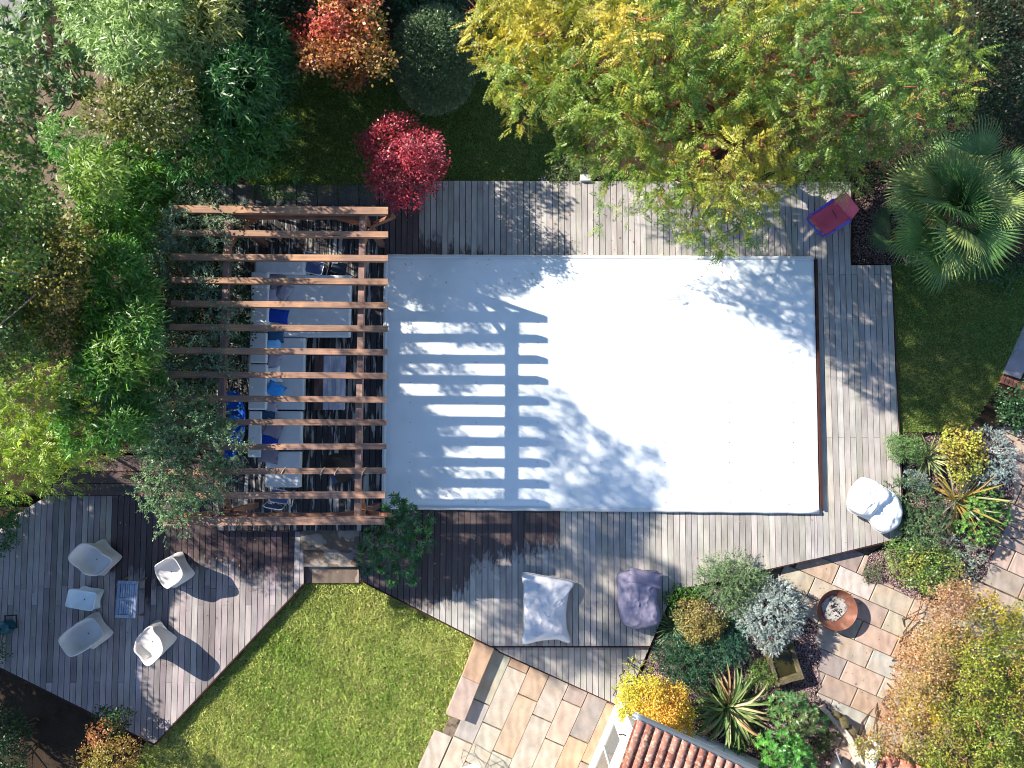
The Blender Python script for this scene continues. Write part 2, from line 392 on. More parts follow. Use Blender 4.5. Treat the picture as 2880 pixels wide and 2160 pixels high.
# ---- middle terrace of long slabs
ter = thing('terrace', 'pale sandstone terrace of long slabs below the lower deck', 'terrace', G(1480, 2000, ZP - 0.04), kind='structure')
def tz(s, t):   return (1200 + (s * .914 - t * .405) / 3.072, 1620 + (s * .405 + t * .914) / 3.072)
cols = [(773, 953, [338, 805, 1170, 1640], ['green', 'grey', 'cream']),
        (953, 1134, [338, 424, 957, 1330, 1700], ['orange', 'cream', 'cream', 'pink']),
        (1134, 1318, [338, 609, 1147, 1600], ['tan', 'tan', 'green']),
        (1318, 1503, [338, 722, 1260, 1600], ['cream', 'cream', 'grey']),
        (1503, 1685, [338, 501, 866, 1380], ['brown', 'pink', 'cream']),
        (1685, 1866, [338, 760, 1280], ['dgrey', 'orange']),
        (1866, 2050, [365, 922, 1300], ['orange', 'brown'])]
for s0, s1, ts, cs in cols:
    for i, cn in enumerate(cs):
        q = [G2(*tz(a, b), ZP) for a, b in ((s0, ts[i]), (s1, ts[i]), (s1, ts[i + 1]), (s0, ts[i + 1]))]
        slab_obj(ter, q, ZP, 0.04, 0.0115, jit(STONES[cn], .1))
slab_obj(ter, [G2(*tz(a, b), ZP) for a, b in ((600, 1180), (765, 1180), (765, 1640), (600, 1640))], ZP, 0.04, 0.012, jit(STONES['cream']))
# raised slab step at the lawn's edge
stp = thing('stone_step', 'two sandstone slabs, orange and grey-pink, forming a raised step between lawn and terrace', 'step', G(1310, 1930, ZP))
for q, cn in (([(420, 560), (585, 625), (455, 935), (305, 865)], 'orange'), ([(305, 865), (455, 935), (325, 1260), (165, 1195)], 'pink')):
    w4 = [G2(1200 + x / 3.072, 1620 + y / 3.072, -0.10) for x, y in q]
    slab_obj(stp, w4, -0.10, 0.32, 0.002, STONES[cn], 'step_slab')
# ---- right patio (courses running the other way)
pat = thing('patio', 'sandstone patio in staggered courses round the fire bowl', 'patio', G(2400, 1800, ZR - 0.05), kind='structure')
def rz_(s, t):  return (2160 + (-s * .405 + t * .914) / 3.072, 1620 + (s * .914 + t * .405) / 3.072)
rows = [(-690, -512, [-260, 95, 450, 800, 1150, 1500, 1850, 2200, 2500]), (-512, -334, [-250, 30, 330, 690, 1040, 1400, 1750, 2100, 2500]), (-334, -156, [-120, 180, 536, 887, 1240, 1600, 1950, 2300]), (-156, 22, [90, 380, 723, 1078, 1433, 1790, 2150]), (22, 205, [210, 560, 909, 1253, 1600, 1950]),
        (205, 388, [560, 1095, 1450, 1800]), (388, 570, [560, 927, 1279, 1640, 2000]), (570, 747, [620, 800, 1106, 1446, 1800, 2150]), (747, 930, [800, 950, 1291, 1650, 2000]), (930, 1110, [860, 1160, 1500, 1850]), (1110, 1290, [950, 1300, 1650])]
named = {(2, 1): 'tan', (2, 2): 'white', (2, 3): 'cream', (3, 1): 'cream', (3, 2): 'pink', (3, 3): 'cream', (4, 0): 'cream', (4, 1): 'green', (4, 2): 'pink', (4, 3): 'orange', (5, 0): 'cream', (5, 1): 'grey', (6, 0): 'dgrey', (6, 1): 'pink', (6, 2): 'cream', (7, 0): 'dgrey', (7, 1): 'brown', (7, 2): 'rose', (8, 0): 'grey', (8, 1): 'grey', (8, 2): 'green'}
for ri, (s0, s1, ts) in enumerate(rows):
    for i in range(len(ts) - 1):
        cn = named.get((ri, i), random.choice(['cream', 'pink', 'brown', 'grey', 'rose', 'tan']))
        q = [G2(*rz_(a, b), ZR) for a, b in ((s0, ts[i]), (s0, ts[i + 1]), (s1, ts[i + 1]), (s1, ts[i]))]
        pxs = [rz_(a, b) for a, b in ((s0, ts[i]), (s0, ts[i + 1]), (s1, ts[i + 1]), (s1, ts[i]))]
        mx, my = np.mean(pxs, 0)
        if mx > 3050 or my > 2350: continue
        if mx < 2545 and my < 1530 - (mx - 2480) * .1 - 0 and my < 1655 - (mx - 1895) * 0.217: continue
        slab_obj(pat, q, ZR, 0.05, 0.0115, jit(STONES[cn], .1))
# far-right brown paving beside the shrubs
frp = thing('side_paving', 'brown and pink paving slabs leading along the right border', 'paving', G(2850, 1350, ZR - 0.05), kind='structure')
for i in range(7):
    for j in range(11):
        s0, t0 = -2700 + j * 182, 1000 + i * 352 + (j % 2) * 170
        pxs = [rz_(a, b) for a, b in ((s0, t0), (s0, t0 + 352), (s0 + 182, t0 + 352), (s0 + 182, t0))]
        mx, my = np.mean(pxs, 0)
        if not (2740 < mx < 3100 and 1080 < my < 1690): continue
        slab_obj(frp, [G2(x, y, ZR + .003) for x, y in pxs], ZR + 0.003, 0.05, 0.014, jit(STONES[random.choice(['rose', 'brown', 'pink', 'brown'])], .1))
# dark slabs at the north side of the pergola
nsl = thing('slab_path', 'row of dark paving slabs between upper lawn and pergola', 'paving', G(920, 545, ZU), kind='structure')
for i in range(8):
    x0 = 600 + i * 58.5; x1 = x0 + 57
    slab_obj(nsl, pp([(x0, 519), (x1, 519), (x1 + 1, 600), (x0 + 1, 600)], ZU + 0.03), ZU + 0.03, 0.05, 0.004, jit(lin('#57595a')))

# ================================================================ DECKS
PITCH = 0.1446
def boards(parent, poly, zt, joints=None, tint=None, mat=None, wet=None, gap=0.0145, x_off=0.0, th=0.026):
    xs = [p[0] for p in poly]; i0 = math.floor((min(xs) - x_off) / PITCH); i1 = math.ceil((max(xs) - x_off) / PITCH)
    for i in range(i0, i1):
        xa = x_off + i * PITCH + gap / 2; xb = x_off + (i + 1) * PITCH - gap / 2
        c = clip(clip(poly, 0, xa, False), 0, xb, True)
        if len(c) < 3: continue
        js = sorted(joints(i)) if joints else []
        ys = [p[1] for p in c]; cuts = [min(ys) - 1] + [j for j in js if min(ys) + .1 < j < max(ys) - .1] + [max(ys) + 1]
        for a, b in zip(cuts[:-1], cuts[1:]):
            cc = clip(clip(c, 1, a + 0.003, False), 1, b - 0.003, True)
            if len(cc) < 3: continue
            n = len(cc); cc = ccw(cc); mnx = np.mean([p[0] for p in cc]); z = zt + random.uniform(-.0025, .0025)
            V = [(x, y, z - th) for x, y in cc] + [(x, y, z) for x, y in cc]
            F = [tuple(range(n, 2 * n))] + [(k, (k + 1) % n, n + (k + 1) % n, n + k) for k in range(n)]
            o = mk('plank', V, F, mat or M['plank'], parent, tint(i))
            if wet:
                r = wet(mnx)
                if r: o['wet_lo'], o['wet_hi'] = float(r[0]), float(r[1])
                else: o['wet_lo'], o['wet_hi'] = 50.0, 40.0
            else: o['wet_lo'], o['wet_hi'] = 50.0, 40.0
def tint_up(i):
    r = random.Random(i * 13 + 5); f = r.uniform(.78, 1.12); base = (0.39, 0.36, 0.33)
    return tuple(b * f * (1 + r.uniform(-.03, .03)) for b in base)
def tint_lo(i):
    r = random.Random(random.random()); f = r.choice([r.uniform(.5, .75), r.uniform(.8, 1.1), r.uniform(.8, 1.05)]); base = (0.35, 0.30, 0.295)
    return tuple(b * f * (1 + r.uniform(-.04, .04)) for b in base)
deck = thing('pool_deck', 'weathered grey timber deck laid round the covered pool', 'deck', G(1700, 1500, -0.1), kind='structure')
YT = lambda py: G2(1440, py)[1]
def wet_bot(x):                                      # damp area south of the pool and pergola
    px = 1440 + x * 115
    if px < 1155: lo = 1760
    elif px < 1230: lo = 1715
    elif px < 1330: lo = 1640 + (1330 - px) * .75
    elif px < 1560: lo = 1590 - (px - 1330) * .22
    elif px < 1572: lo = 1525
    else: return None
    lo += random.uniform(-14, 14)
    return (YT(lo), YT(1380))
def wet_top(x):
    px = 1440 + x * 115
    if px > 1500 or (px > 1240 and random.random() < .35): return None
    if px < 1180: return (YT(745), YT(480))
    h = (1500 - px) * .34
    return (YT(745), YT(738 - h * random.uniform(.2, 1.0)))
boards(deck, pp([(1068, 508), (2291, 511), (2292, 742), (1068, 742)]), 0.0, None, tint_up, wet=wet_top)
boards(deck, pp([(2293, 511), (2393, 512), (2393, 746), (2506, 746), (2533, 1340), (2537, 1512), (2293, 1571)]), 0.0,
       lambda i: ([YT(892), YT(1231)] if i % 2 else [YT(772)]), tint_up)
boards(deck, pp([(1082, 1425), (2291, 1425), (2291, 1571), (1895, 1661), (1828, 1817), (1380, 1817), (1013, 1630), (1013, 1497), (1082, 1497)]), 0.0, None, tint_up, wet=wet_bot)
boards(deck, pp([(600, 578), (1081, 578), (1081, 1492), (600, 1492)]), 0.002, lambda i: [YT(1000 + 200 * (i % 2))], tint_up, mat=M['plank_worn'])
# fascia boards and dark substructure
_sub = MB()
for q in ([(1072, 515), (2289, 516), (2289, 740), (1072, 740)], [(2290, 516), (2389, 516), (2389, 750), (2501, 750), (2528, 1340), (2532, 1506), (2290, 1564)], [(1076, 1418), (2289, 1418), (2289, 1564), (1893, 1656), (1824, 1811), (1382, 1811), (1016, 1624), (1016, 1493), (1076, 1493)], [(605, 585), (1071, 585), (1074, 1486), (605, 1486)]):
    _sub.prism(pp(q), -0.72, -0.045)
_sub.build('substructure', M['void'], deck)
def fascia(parent, pts, zt, zb):
    for a, b in zip(pts[:-1], pts[1:]):
        A, B = G(*a, zt), G(*b, zt); d = (B - A); d.z = 0; L = d.length; mid = (A + B) / 2
        MB().box((mid.x, mid.y, (zt + zb) / 2), (L - .004, 0.022, zt - zb), math.atan2(d.y, d.x)).build('fascia', M['fascia'], parent)
fascia(deck, [(1012, 1498), (1012, 1633), (1380, 1820)], -0.030, -0.47)
fascia(deck, [(1380, 1820), (1829, 1820), (1897, 1664)], -0.030, -0.25)
fascia(deck, [(1897, 1664), (2540, 1515), (2536, 1340), (2509, 748)], -0.004, -0.27)
fascia(deck, [(2396, 744), (2396, 510)], -0.004, -0.12)
fascia(deck, [(600, 1494), (848, 1494)], -0.030, -0.3)
# lower deck step
ld = thing('lower_deck', 'narrow triangular step of grey boards below the pool deck', 'deck', G(1600, 1870, -0.2), kind='structure')
boards(ld, pp([(1375, 1806), (1832, 1806), (1826, 1822), (1752, 1990), (1409, 1834)], -0.14), -0.14, None, tint_up, x_off=0.05)
MB().prism(pp([(1385, 1806), (1828, 1806), (1748, 1980), (1412, 1830)], -0.14), -0.6, -0.185).build('substructure', M['void'], ld)
fascia(ld, [(1402, 1834), (1752, 1992)], -0.17, -0.33)
# left deck
lfd = thing('left_deck', 'lower timber deck with the white armchairs', 'deck', G(400, 1700, ZLD - .1), kind='structure')
def wet_l(x):
    px = 1440 + x * 110
    if px > 852 or px < 366: return None
    if px < 500: lo = random.choice([1620, 1660, 1700])
    elif px < 560: lo = random.uniform(1560, 1640)
    else: lo = 1590 + random.uniform(-15, 15)
    if px > 700: lo = 1625
    return (G2(500, lo, ZLD)[1], G2(500, 1380, ZLD)[1])
boards(lfd, pp([(40, 1450), (150, 1385), (852, 1385), (854, 1640), (434, 2092), (-70, 1842), (-70, 1560)], ZLD), ZLD,
       lambda i: [G2(300, (1648, 1702, 1920, 1655)[(i * 7) % 4], ZLD)[1]], tint_lo, wet=wet_l, x_off=0.03)
MB().prism(pp([(44, 1456), (152, 1390), (848, 1390), (849, 1638), (434, 2086), (-66, 1838), (-66, 1564)], ZLD), -0.7, ZLD - 0.04).build('substructure', M['void'], lfd)
fascia(lfd, [(856, 1641), (434, 2095), (-72, 1844)], ZLD - 0.004, ZL - 0.03)
# wide boards at the foot of the bamboo
bw = thing('boardwalk', 'wide dark boards lying across at the foot of the bamboo', 'boardwalk', G(280, 1330, ZLD), kind='structure')
for a, b, xl in ((1281, 1291, 215), (1292, 1325.5, 190), (1327, 1359, 165), (1360.5, 1393, 140)):
    z = -0.04
    o = MB().prism(pp([(xl + 12, a), (640, a), (640, b), (xl, b)], z), z - .05, z + random.uniform(-.003, .003)).build('plank', M['slat'], bw, jit(lin('#6d5750'), .1))
mk('sleeper', *rbox_mesh((*irect(270, 1257, 520, 1270, .06)[:2], -.01), (2.3, .12, .2), 0, .01), M['rafter'], bw, lin('#5d4a45'))
fascia(bw, [(140, 1394), (640, 1394)], -0.045, ZLD + .002)
for (cx, cy, hx, hy) in ((395, 1341, 58, 8), (372, 1375, 66, 9)):
    pts = []
    for k in range(22):
        a = 2 * PI * k / 22; r = 1 + .1 * math.sin(3 * a + cx); pts.append((cx + hx * math.copysign(abs(math.cos(a)) ** 1.25, math.cos(a)), cy + hy * math.sin(a) * r))
    struct(MB().prism(pp(pts, -.035), -.039, -.0345).build('puddle', M['water']))

# stone steps from pergola deck down to the lawn
st3 = thing('garden_steps', 'three damp stone steps from the pergola down to the lawn', 'steps', G(930, 1600, ZL))
wetstone = stonemat('damp_sandstone')
_t = wetstone.node_tree; _b = _t.nodes['Principled BSDF']; _src = _b.inputs['Base Color'].links[0].from_socket
_n = _ramp(_t, _noise(_t, _pos(_t, (1.6, 2.2, 1), True), 1.4, 3, .4), 0.44, 0.47)
_t.links.new(_mix(_t, _src, _mix(_t, _src, (0.5, 0.44, 0.4), 1.0, 'MULTIPLY'), _n), _b.inputs['Base Color'])
for x0, x1, y0, y1, zt in ((845, 1014, 1490, 1546, -0.13), (848, 1011, 1535, 1594, -0.25), (853, 1009, 1585, 1640, -0.37)):
    cx, cy, sx, sy = irect(x0, y0, x1, y1, zt)
    rbox('step', (cx, cy, (zt - 0.66) / 2), (sx, sy, zt + 0.66), wetstone, st3, 0, .008, jit(lin('#8f857c')))

# ================================================================ POOL COVER
pool = thing('pool_cover', 'large white tarpaulin stretched over the rectangular pool', 'pool cover', G(1690, 1075, 0.0))
ZC = 0.13
c4 = [G(1087, 722, ZC), G(2291, 728, ZC), G(2306, 1437, ZC), G(1081, 1424, ZC)]
nx, ny = 150, 90; V = []; F = []
for j in range(ny + 1):
    for i in range(nx + 1):
        u, v = i / nx, j / ny
        p = (c4[0] * (1 - u) + c4[1] * u) * (1 - v) + (c4[3] * (1 - u) + c4[2] * u) * v
        e = min(u * 10.5, (1 - u) * 10.5, v * 6.1, (1 - v) * 6.1)
        z = ZC - 0.045 * math.exp(-e / 0.10)
        z += 0.006 * mnoise.noise(Vector((p.x * .8, p.y * .8, 0))) + 0.004 * mnoise.noise(Vector((p.x * 3, p.y * 3, 4)))
        q = Vector((p.x * 2.0 + p.y * 1.2, p.y * 6 - p.x, 1))
        if e < 0.9: z += 0.010 * (1 - e / .9) * mnoise.noise(q)
        V.append((p.x, p.y, z))
for j in range(ny):
    for i in range(nx):
        a = j * (nx + 1) + i; F.append((a, a + nx + 1, a + nx + 2, a + 1))
mk('tarpaulin', V, F, M['cover'], pool, smooth=True)
for a, b, nm in ((0, 1, 'hem'), (3, 2, 'hem'), (0, 3, 'hem')):
    A, B = Vector(c4[a]), Vector(c4[b]); n = 40; pts = []
    for i in range(n + 1):
        p = A.lerp(B, i / n); out = (-0.02 if b == 3 else 0); oy = 0.02 if a == 0 and b == 1 else (-0.02 if a == 3 else 0)
        pts.append((p.x + out + .004 * math.sin(i * 1.7), p.y + oy + .006 * math.sin(i * 2.1), 0.062))
    MB().tube(pts, 0.058, 8).build(nm, M['hem'], pool, smooth=True)
A, B = c4[1], c4[2]
MB().beam((A.x + .05, A.y, .065), (B.x + .05, B.y + .05, .065), .05, .125).build('edge_batten', M['fascia'], pool)
MB().prism([(c4[0].x, c4[0].y), (c4[1].x, c4[1].y), (c4[2].x, c4[2].y), (c4[3].x, c4[3].y)], -0.09, 0.02).build('coping', M['hem'], pool)
eyes = []
for px in (1154, 1340, 1513, 1690, 1870, 2050, 2230):
    for k in range(13): eyes.append((px - (k - 6) * .5 * (1690 - px) / 600, 740 + k * 56))
proto = None
for px, py in eyes:
    p = G(px, py, ZC + .008)
    if proto is None:
        proto = MB().lathe((p.x, p.y, p.z), [(.010, -.004), (.010, .003), (.004, .004)], 6, True).build('eyelet', M['char'], pool); pbase = p.copy()
    else:
        o = proto.copy(); COL.objects.link(o); o.location = p - pbase
# ================================================================ PERGOLA
ZRT = 2.75
pg = thing('pergola', 'brown timber pergola with parallel rafters over the seating deck', 'pergola', G(850, 1030, 0.0))
raf = [(590, 485, 1091, .155), (657, 483, 1091, .125), (724, 482, 1091, .13), (790, 481, 1091, .125), (856, 480, 1090.5, .125), (922, 477, 1090, .125), (988, 474, 1089.5, .125), (1055, 473, 1089, .125), (1122, 469, 1088, .125), (1190, 468, 1087, .125), (1257, 466, 1086, .125), (1326, 464, 1084, .125), (1394, 461, 1083, .14), (1466, 458, 1081, .17)]
def rtint(i):
    r = random.Random(i + 40); base = (0.46, 0.245, 0.135) if i < 6 else (0.40, 0.215, 0.13); f = r.uniform(.85, 1.15); return tuple(b * f for b in base)
for i, (py, x0, x1, wd) in enumerate(raf):
    a, b = G(x0, py + (1 if i > 9 else -3), ZRT), G(x1, py + (2 if i < 9 else -2), ZRT); ht = .17 if i in (0, 13) else .145
    d = (b - a).normalized(); s = Vector((-d.y, d.x, 0)) * (wd / 2); zt = ZRT; zb = ZRT - ht; ch = .06
    V = []
    for sg in (-1, 1):
        o_ = s * sg
        for p, z in ((a, zt), (b, zt), (b, zt - ch), (b - d * .11, zb), (a + d * .11, zb), (a, zt - ch)): V.append((p.x + o_.x, p.y + o_.y, z))
    F = [(0, 1, 2, 3, 4, 5), (11, 10, 9, 8, 7, 6)] + [(k, k + 6, (k + 1) % 6 + 6, (k + 1) % 6) for k in range(6)]
    mk('rafter', V, F, M['rafter'], pg, rtint(i))
ZB = ZRT - .148
lb = []
for (xt, xb) in ((641, 607), (1019, 1004)):
    a, b = G(xt, 598, ZB), G(xb, 1458, ZB); lb.append((a, b))
    MB().beam((a.x, a.y, ZB - .085), (b.x, b.y, ZB - .085), .125, .17).build('beam', M['timber_y'], pg, (0.38, 0.225, 0.16))
    for p in (a, b):
        sgn = -1 if p is a else 1
        py = p.y + sgn * .06
        MB().box((p.x, py, ZB / 2 - .085 + .001), (.13, .13, ZB - .175)).build('post', M['timber_y'], pg, (0.26, 0.13, 0.085))
        for sx in (-1, 1):
            MB().beam((p.x + sx * .06, py, 1.80), (p.x + sx * .66, py, ZB - .06), .07, .12).build('brace', M['rafter'], pg, (0.33, 0.14, 0.075))
        MB().beam((p.x, py + sgn * .06, 1.8), (p.x, py + sgn * .60, ZB - .20), .07, .11).build('brace', M['timber_y'], pg, (0.33, 0.14, 0.075))
for (pa, pb, zz) in ((lb[0][0], lb[1][0], 0), (lb[0][1], lb[1][1], 0)):
    MB().beam((pa.x + .07, pa.y + (-.06 if pa is lb[0][0] else .06), ZB - .1), (pb.x - .07, pb.y + (-.06 if pa is lb[0][0] else .06), ZB - .1), .09, .15).build('tie_beam', M['rafter'], pg, (0.30, 0.15, 0.09))

# rope lashings on the rafter by the hanging chair
for px in (795, 905, 945, 1022):
    a = G(px, 1326, ZRT); p = []
    for k in range(15):
        th = 2 * PI * k / 14; p.append((a.x + .05 * math.cos(th) * .9, a.y + .078 * math.cos(th), ZRT - .07 + .088 * math.sin(th)))
    MB().tube(p, .012, 5).build('lashing', M['rope'], pg)

# ================================================================ FURNITURE
# ---- corner sofa under the pergola, one module a thing
WHT = (0.62, 0.64, 0.66)
def block(name, x0, y0, x1, y1, zt, zb, par, bev=.035, col=WHT):
    cx, cy, sx, sy = irect(x0, y0, x1, y1, zt)
    return rbox(name, (cx, cy, (zt + zb) / 2), (sx, sy, zt - zb), M['cushion'], par, 0, bev, col)
m1 = thing('sofa_daybed', 'wide pale daybed module at the head of the sofa', 'sofa', G(860, 860, 0), 'modules of the sectional sofa')
block('base', 756, 776, 980, 944, .20, .03, m1, .01, (.45, .46, .48)); block('seat_cushion', 754, 773, 983, 947, .42, .205, m1)
block('backrest', 706, 795, 752, 932, .70, .03, m1); block('backrest', 706, 764, 753, 793, .70, .03, m1); block('armrest', 718, 732, 854, 769, .62, .03, m1)
m2 = thing('sofa_module', 'middle pale sofa module facing the slatted coffee table', 'sofa', G(780, 1050, 0), 'modules of the sectional sofa')
block('base', 755, 951, 850, 1149, .20, .03, m2, .01, (.45, .46, .48)); block('seat_cushion', 752, 949, 853, 1152, .42, .205, m2)
block('backrest', 702, 935, 748, 1021, .70, .03, m2); block('backrest', 700, 1024, 747, 1152, .70, .03, m2)
m3 = thing('sofa_module', 'lower pale sofa module with blue and grey cushions behind', 'sofa', G(780, 1220, 0), 'modules of the sectional sofa')
block('base', 760, 1158, 843, 1264, .20, .03, m3, .01, (.45, .46, .48)); block('seat_cushion', 738, 1156, 846, 1266, .42, .205, m3); block('backrest', 699, 1156, 733, 1286, .66, .03, m3)
m4 = thing('ottoman', 'pale square ottoman closing the foot of the sofa', 'ottoman', G(795, 1320, 0))
block('base', 752, 1274, 840, 1366, .20, .03, m4, .01, (.45, .46, .48)); block('cushion', 747, 1270, 843, 1371, .42, .205, m4)
def pillow_mesh(c, w_, h_, t, rz, n=10, pinch=.08, wr=.0, tilt=(0, 0), seed=0, flat=.6):
    V = []; F = []
    for side in (1, -1):
        for j in range(n + 1):
            for i in range(n + 1):
                u, v = 2 * i / n - 1, 2 * j / n - 1
                x = u * w_ / 2 * (1 - pinch * (1 - v * v)); y = v * h_ / 2 * (1 - pinch * (1 - u * u))
                th = t * max(0, (1 - u ** 4) * (1 - v ** 4)) ** .55 * (1 if side > 0 else flat)
                z = side * th / 2
                if wr and side > 0:
                    e = Vector((u * 2.2 + seed, v * 2.6, seed)); z += wr * (mnoise.noise(e) + .6 * mnoise.noise(e * 2.3)) * (1 - .5 * (u * u * v * v))
                z += x * tilt[0] + y * tilt[1]
                V.append((c[0] + x * math.cos(rz) - y * math.sin(rz), c[1] + x * math.sin(rz) + y * math.cos(rz), c[2] + z))
    N = (n + 1) ** 2
    for j in range(n):
        for i in range(n):
            a = j * (n + 1) + i; F.append((a, a + 1, a + n + 2, a + n + 1)); F.append((N + a, N + a + n + 1, N + a + n + 2, N + a + 1))
    per = [i for i in range(n + 1)] + [j * (n + 1) + n for j in range(1, n + 1)] + [n * (n + 1) + i for i in range(n - 1, -1, -1)] + [j * (n + 1) for j in range(n - 1, 0, -1)]
    for a, b in zip(per, per[1:] + per[:1]): F.append((a, N + a, N + b, b))
    return V, F
PIL = [(780, 788, .46, .42, 25, 'grey', 'dark grey scatter cushion nearest the head of the daybed'),
       (800, 822, .30, .46, -28, 'lilac', 'long lilac-grey scatter cushion lying askew on the daybed'),
       (766, 830, .26, .34, 8, 'lilac', 'small lilac-grey cushion tucked against the daybed back'),
       (781, 889, .50, .36, -6, 'navy', 'deep blue scatter cushion on the daybed'),
       (775, 947, .38, .30, 0, 'slate', 'slate blue cushion where daybed meets sofa'),
       (769, 968, .36, .24, 8, 'sky', 'pale blue cushion below the slate blue one'),
       (771, 1016, .30, .36, -10, 'lilac', 'lilac-grey cushion on the middle sofa module'),
       (768, 1055, .38, .40, 12, 'white', 'white scatter cushion on the middle sofa module'),
       (775, 1096, .42, .34, -28, 'blue', 'bright blue scatter cushion turned cornerwise on the sofa'),
       (762, 1146, .30, .28, 4, 'lilac', 'small grey cushion at the joint of the sofa modules'),
       (752, 1170, .36, .30, 0, 'teal', 'dark teal cushion against the lower backrest'),
       (768, 1205, .42, .44, -20, 'grey', 'dark grey cushion on the lower sofa module'),
       (756, 1232, .44, .34, 0, 'navy', 'navy cushion half hidden on the lower sofa module'),
       (757, 1278, .44, .44, -8, 'grey', 'dark grey cushion hanging over the ottoman edge')]
PC = {'grey': lin('#7c7786'), 'lilac': lin('#9a95a6'), 'navy': lin('#1c3e9c'), 'slate': lin('#2f5578'), 'sky': lin('#7fb8e6'), 'white': (.75, .75, .76), 'blue': lin('#3f93dd'), 'teal': lin('#2c4c66')}
for i, (px, py, a, b, r, cn, lab) in enumerate(PIL):
    z = .50 + .035 * (i % 3); p = G(px, py, z); tl = -.28 if px < 790 else -.1
    V, F = pillow_mesh((p.x, p.y, z), a, b, .13, math.radians(r), 10, .1, .008, (tl, 0.05 * ((i % 3) - 1)), i)
    tag(mk('scatter_cushion', V, F, M['cushion'], None, PC[cn], True), lab, 'cushion', 'scatter cushions on the sofa')
# ---- slatted coffee table
ct = thing('coffee_table', 'low slatted wooden coffee table, brown on its left and bleached on its right', 'table', G(928, 1076, 0))
for i in range(7):
    x0 = 885 + i * 12.2; cx, cy, sx, sy = irect(x0, 1000, x0 + 11.2, 1152, .38)
    rbox('slat', (cx, cy, .36), (sx, sy, .035), M['slat'], ct, 0, .004, jit(lin('#6b5148') if i < 2 else lin('#ccc8cc'), .12), 1)
for px, py in ((890, 1010), (962, 1010), (890, 1143), (962, 1143)):
    p = G(px, py, .3); MB().box((p.x, p.y, .171), (.07, .07, .34)).build('leg', M['slat'], ct, lin('#6b5148'))
# ---- tubular chairs
def tubechair(px, py, rz, label, wd=.5, dp=.42):
    p = G(px, py, .45); t = thing('tubular_chair', label, 'chair', (p.x, p.y, 0), 'tubular chairs under the pergola')
    R = lambda x, y, z: (p.x + x * math.cos(rz) - y * math.sin(rz), p.y + x * math.sin(rz) + y * math.cos(rz), z)
    def loop(zf, w2, d2, y0, n=6, r=.07):
        pts = []
        for cx, cy, a0 in ((w2 - r, d2 - r, 0), (-w2 + r, d2 - r, 90), (-w2 + r, -d2 + r, 180), (w2 - r, -d2 + r, 270)):
            for k in range(5):
                a = math.radians(a0 + k * 22.5); pts.append((cx + r * math.cos(a), cy + r * math.sin(a)))
        return [R(x, y + y0, zf(y)) for x, y in pts]
    MB().tube(loop(lambda y: .46, wd / 2, dp / 2, 0), .013, 6, True).build('seat_frame', M['metal'], t, (.75, .77, .78))
    V, F = rbox_mesh((p.x, p.y, .462), (wd - .03, dp - .03, .02), rz, .008); mk('seat', V, F, M['cushion'], t, lin('#56618a'))
    MB().tube([R(-wd / 2, dp / 2 - .03, .46), R(-wd / 2, dp / 2 + .08, .84), R(-wd / 2 + .06, dp / 2 + .10, .88), R(wd / 2 - .06, dp / 2 + .10, .88), R(wd / 2, dp / 2 + .08, .84), R(wd / 2, dp / 2 - .03, .46)], .013, 6).build('back_frame', M['metal'], t, (.75, .77, .78))
    MB().add([R(-wd / 2 + .02, dp / 2 + .04, .62), R(wd / 2 - .02, dp / 2 + .04, .62), R(wd / 2 - .02, dp / 2 + .085, .85), R(-wd / 2 + .02, dp / 2 + .085, .85), R(-wd / 2 + .02, dp / 2 + .05, .62), R(wd / 2 - .02, dp / 2 + .05, .62), R(wd / 2 - .02, dp / 2 + .095, .85), R(-wd / 2 + .02, dp / 2 + .095, .85)], [(3, 2, 1, 0), (4, 5, 6, 7), (0, 1, 5, 4), (2, 3, 7, 6), (1, 2, 6, 5), (3, 0, 4, 7)]).build('backrest', M['cushion'], t, lin('#4a5478'))
    for sx in (-1, 1):
        MB().tube([R(sx * wd / 2, -dp / 2 + .03, .46), R(sx * wd / 2, -dp / 2, .02), R(sx * wd / 2, dp / 2 + .1, .02), R(sx * wd / 2, dp / 2 - .03, .46)], .012, 6).build('leg', M['metal'], t, (.7, .72, .74))
tubechair(884, 752, math.radians(-12), 'white tube-framed chair beside the daybed head', .42, .32)
tubechair(786, 1396, math.radians(170), 'white tube-framed chair at the foot of the ottoman', .44, .30)
t = thing('side_table', 'small dark blue-black table beside the tube-framed chair', 'table', G(952, 752, 0))
cx, cy, sx, sy = irect(932, 738, 974, 768, .4)
rbox('table_top', (cx, cy, .385), (sx, sy, .03), M['paint'], t, -.15, .008, lin('#1d2a3a')); 
for a in (-1, 1):
    for b in (-1, 1): MB().tube([(cx + a * sx * .38, cy + b * sy * .36, .372), (cx + a * sx * .44, cy + b * sy * .42, .004)], .014, 6).build('leg', M['paint'], t, lin('#1d2a3a'))
p = G(942, 737, .44); tag(MB().tube([(p.x - .07, p.y, .43), (p.x + .07, p.y - .01, .43)], .03, 10).build('paper_roll', M['cushion'], None, (.75, .74, .7)), 'white roll lying on the small dark table', 'roll')
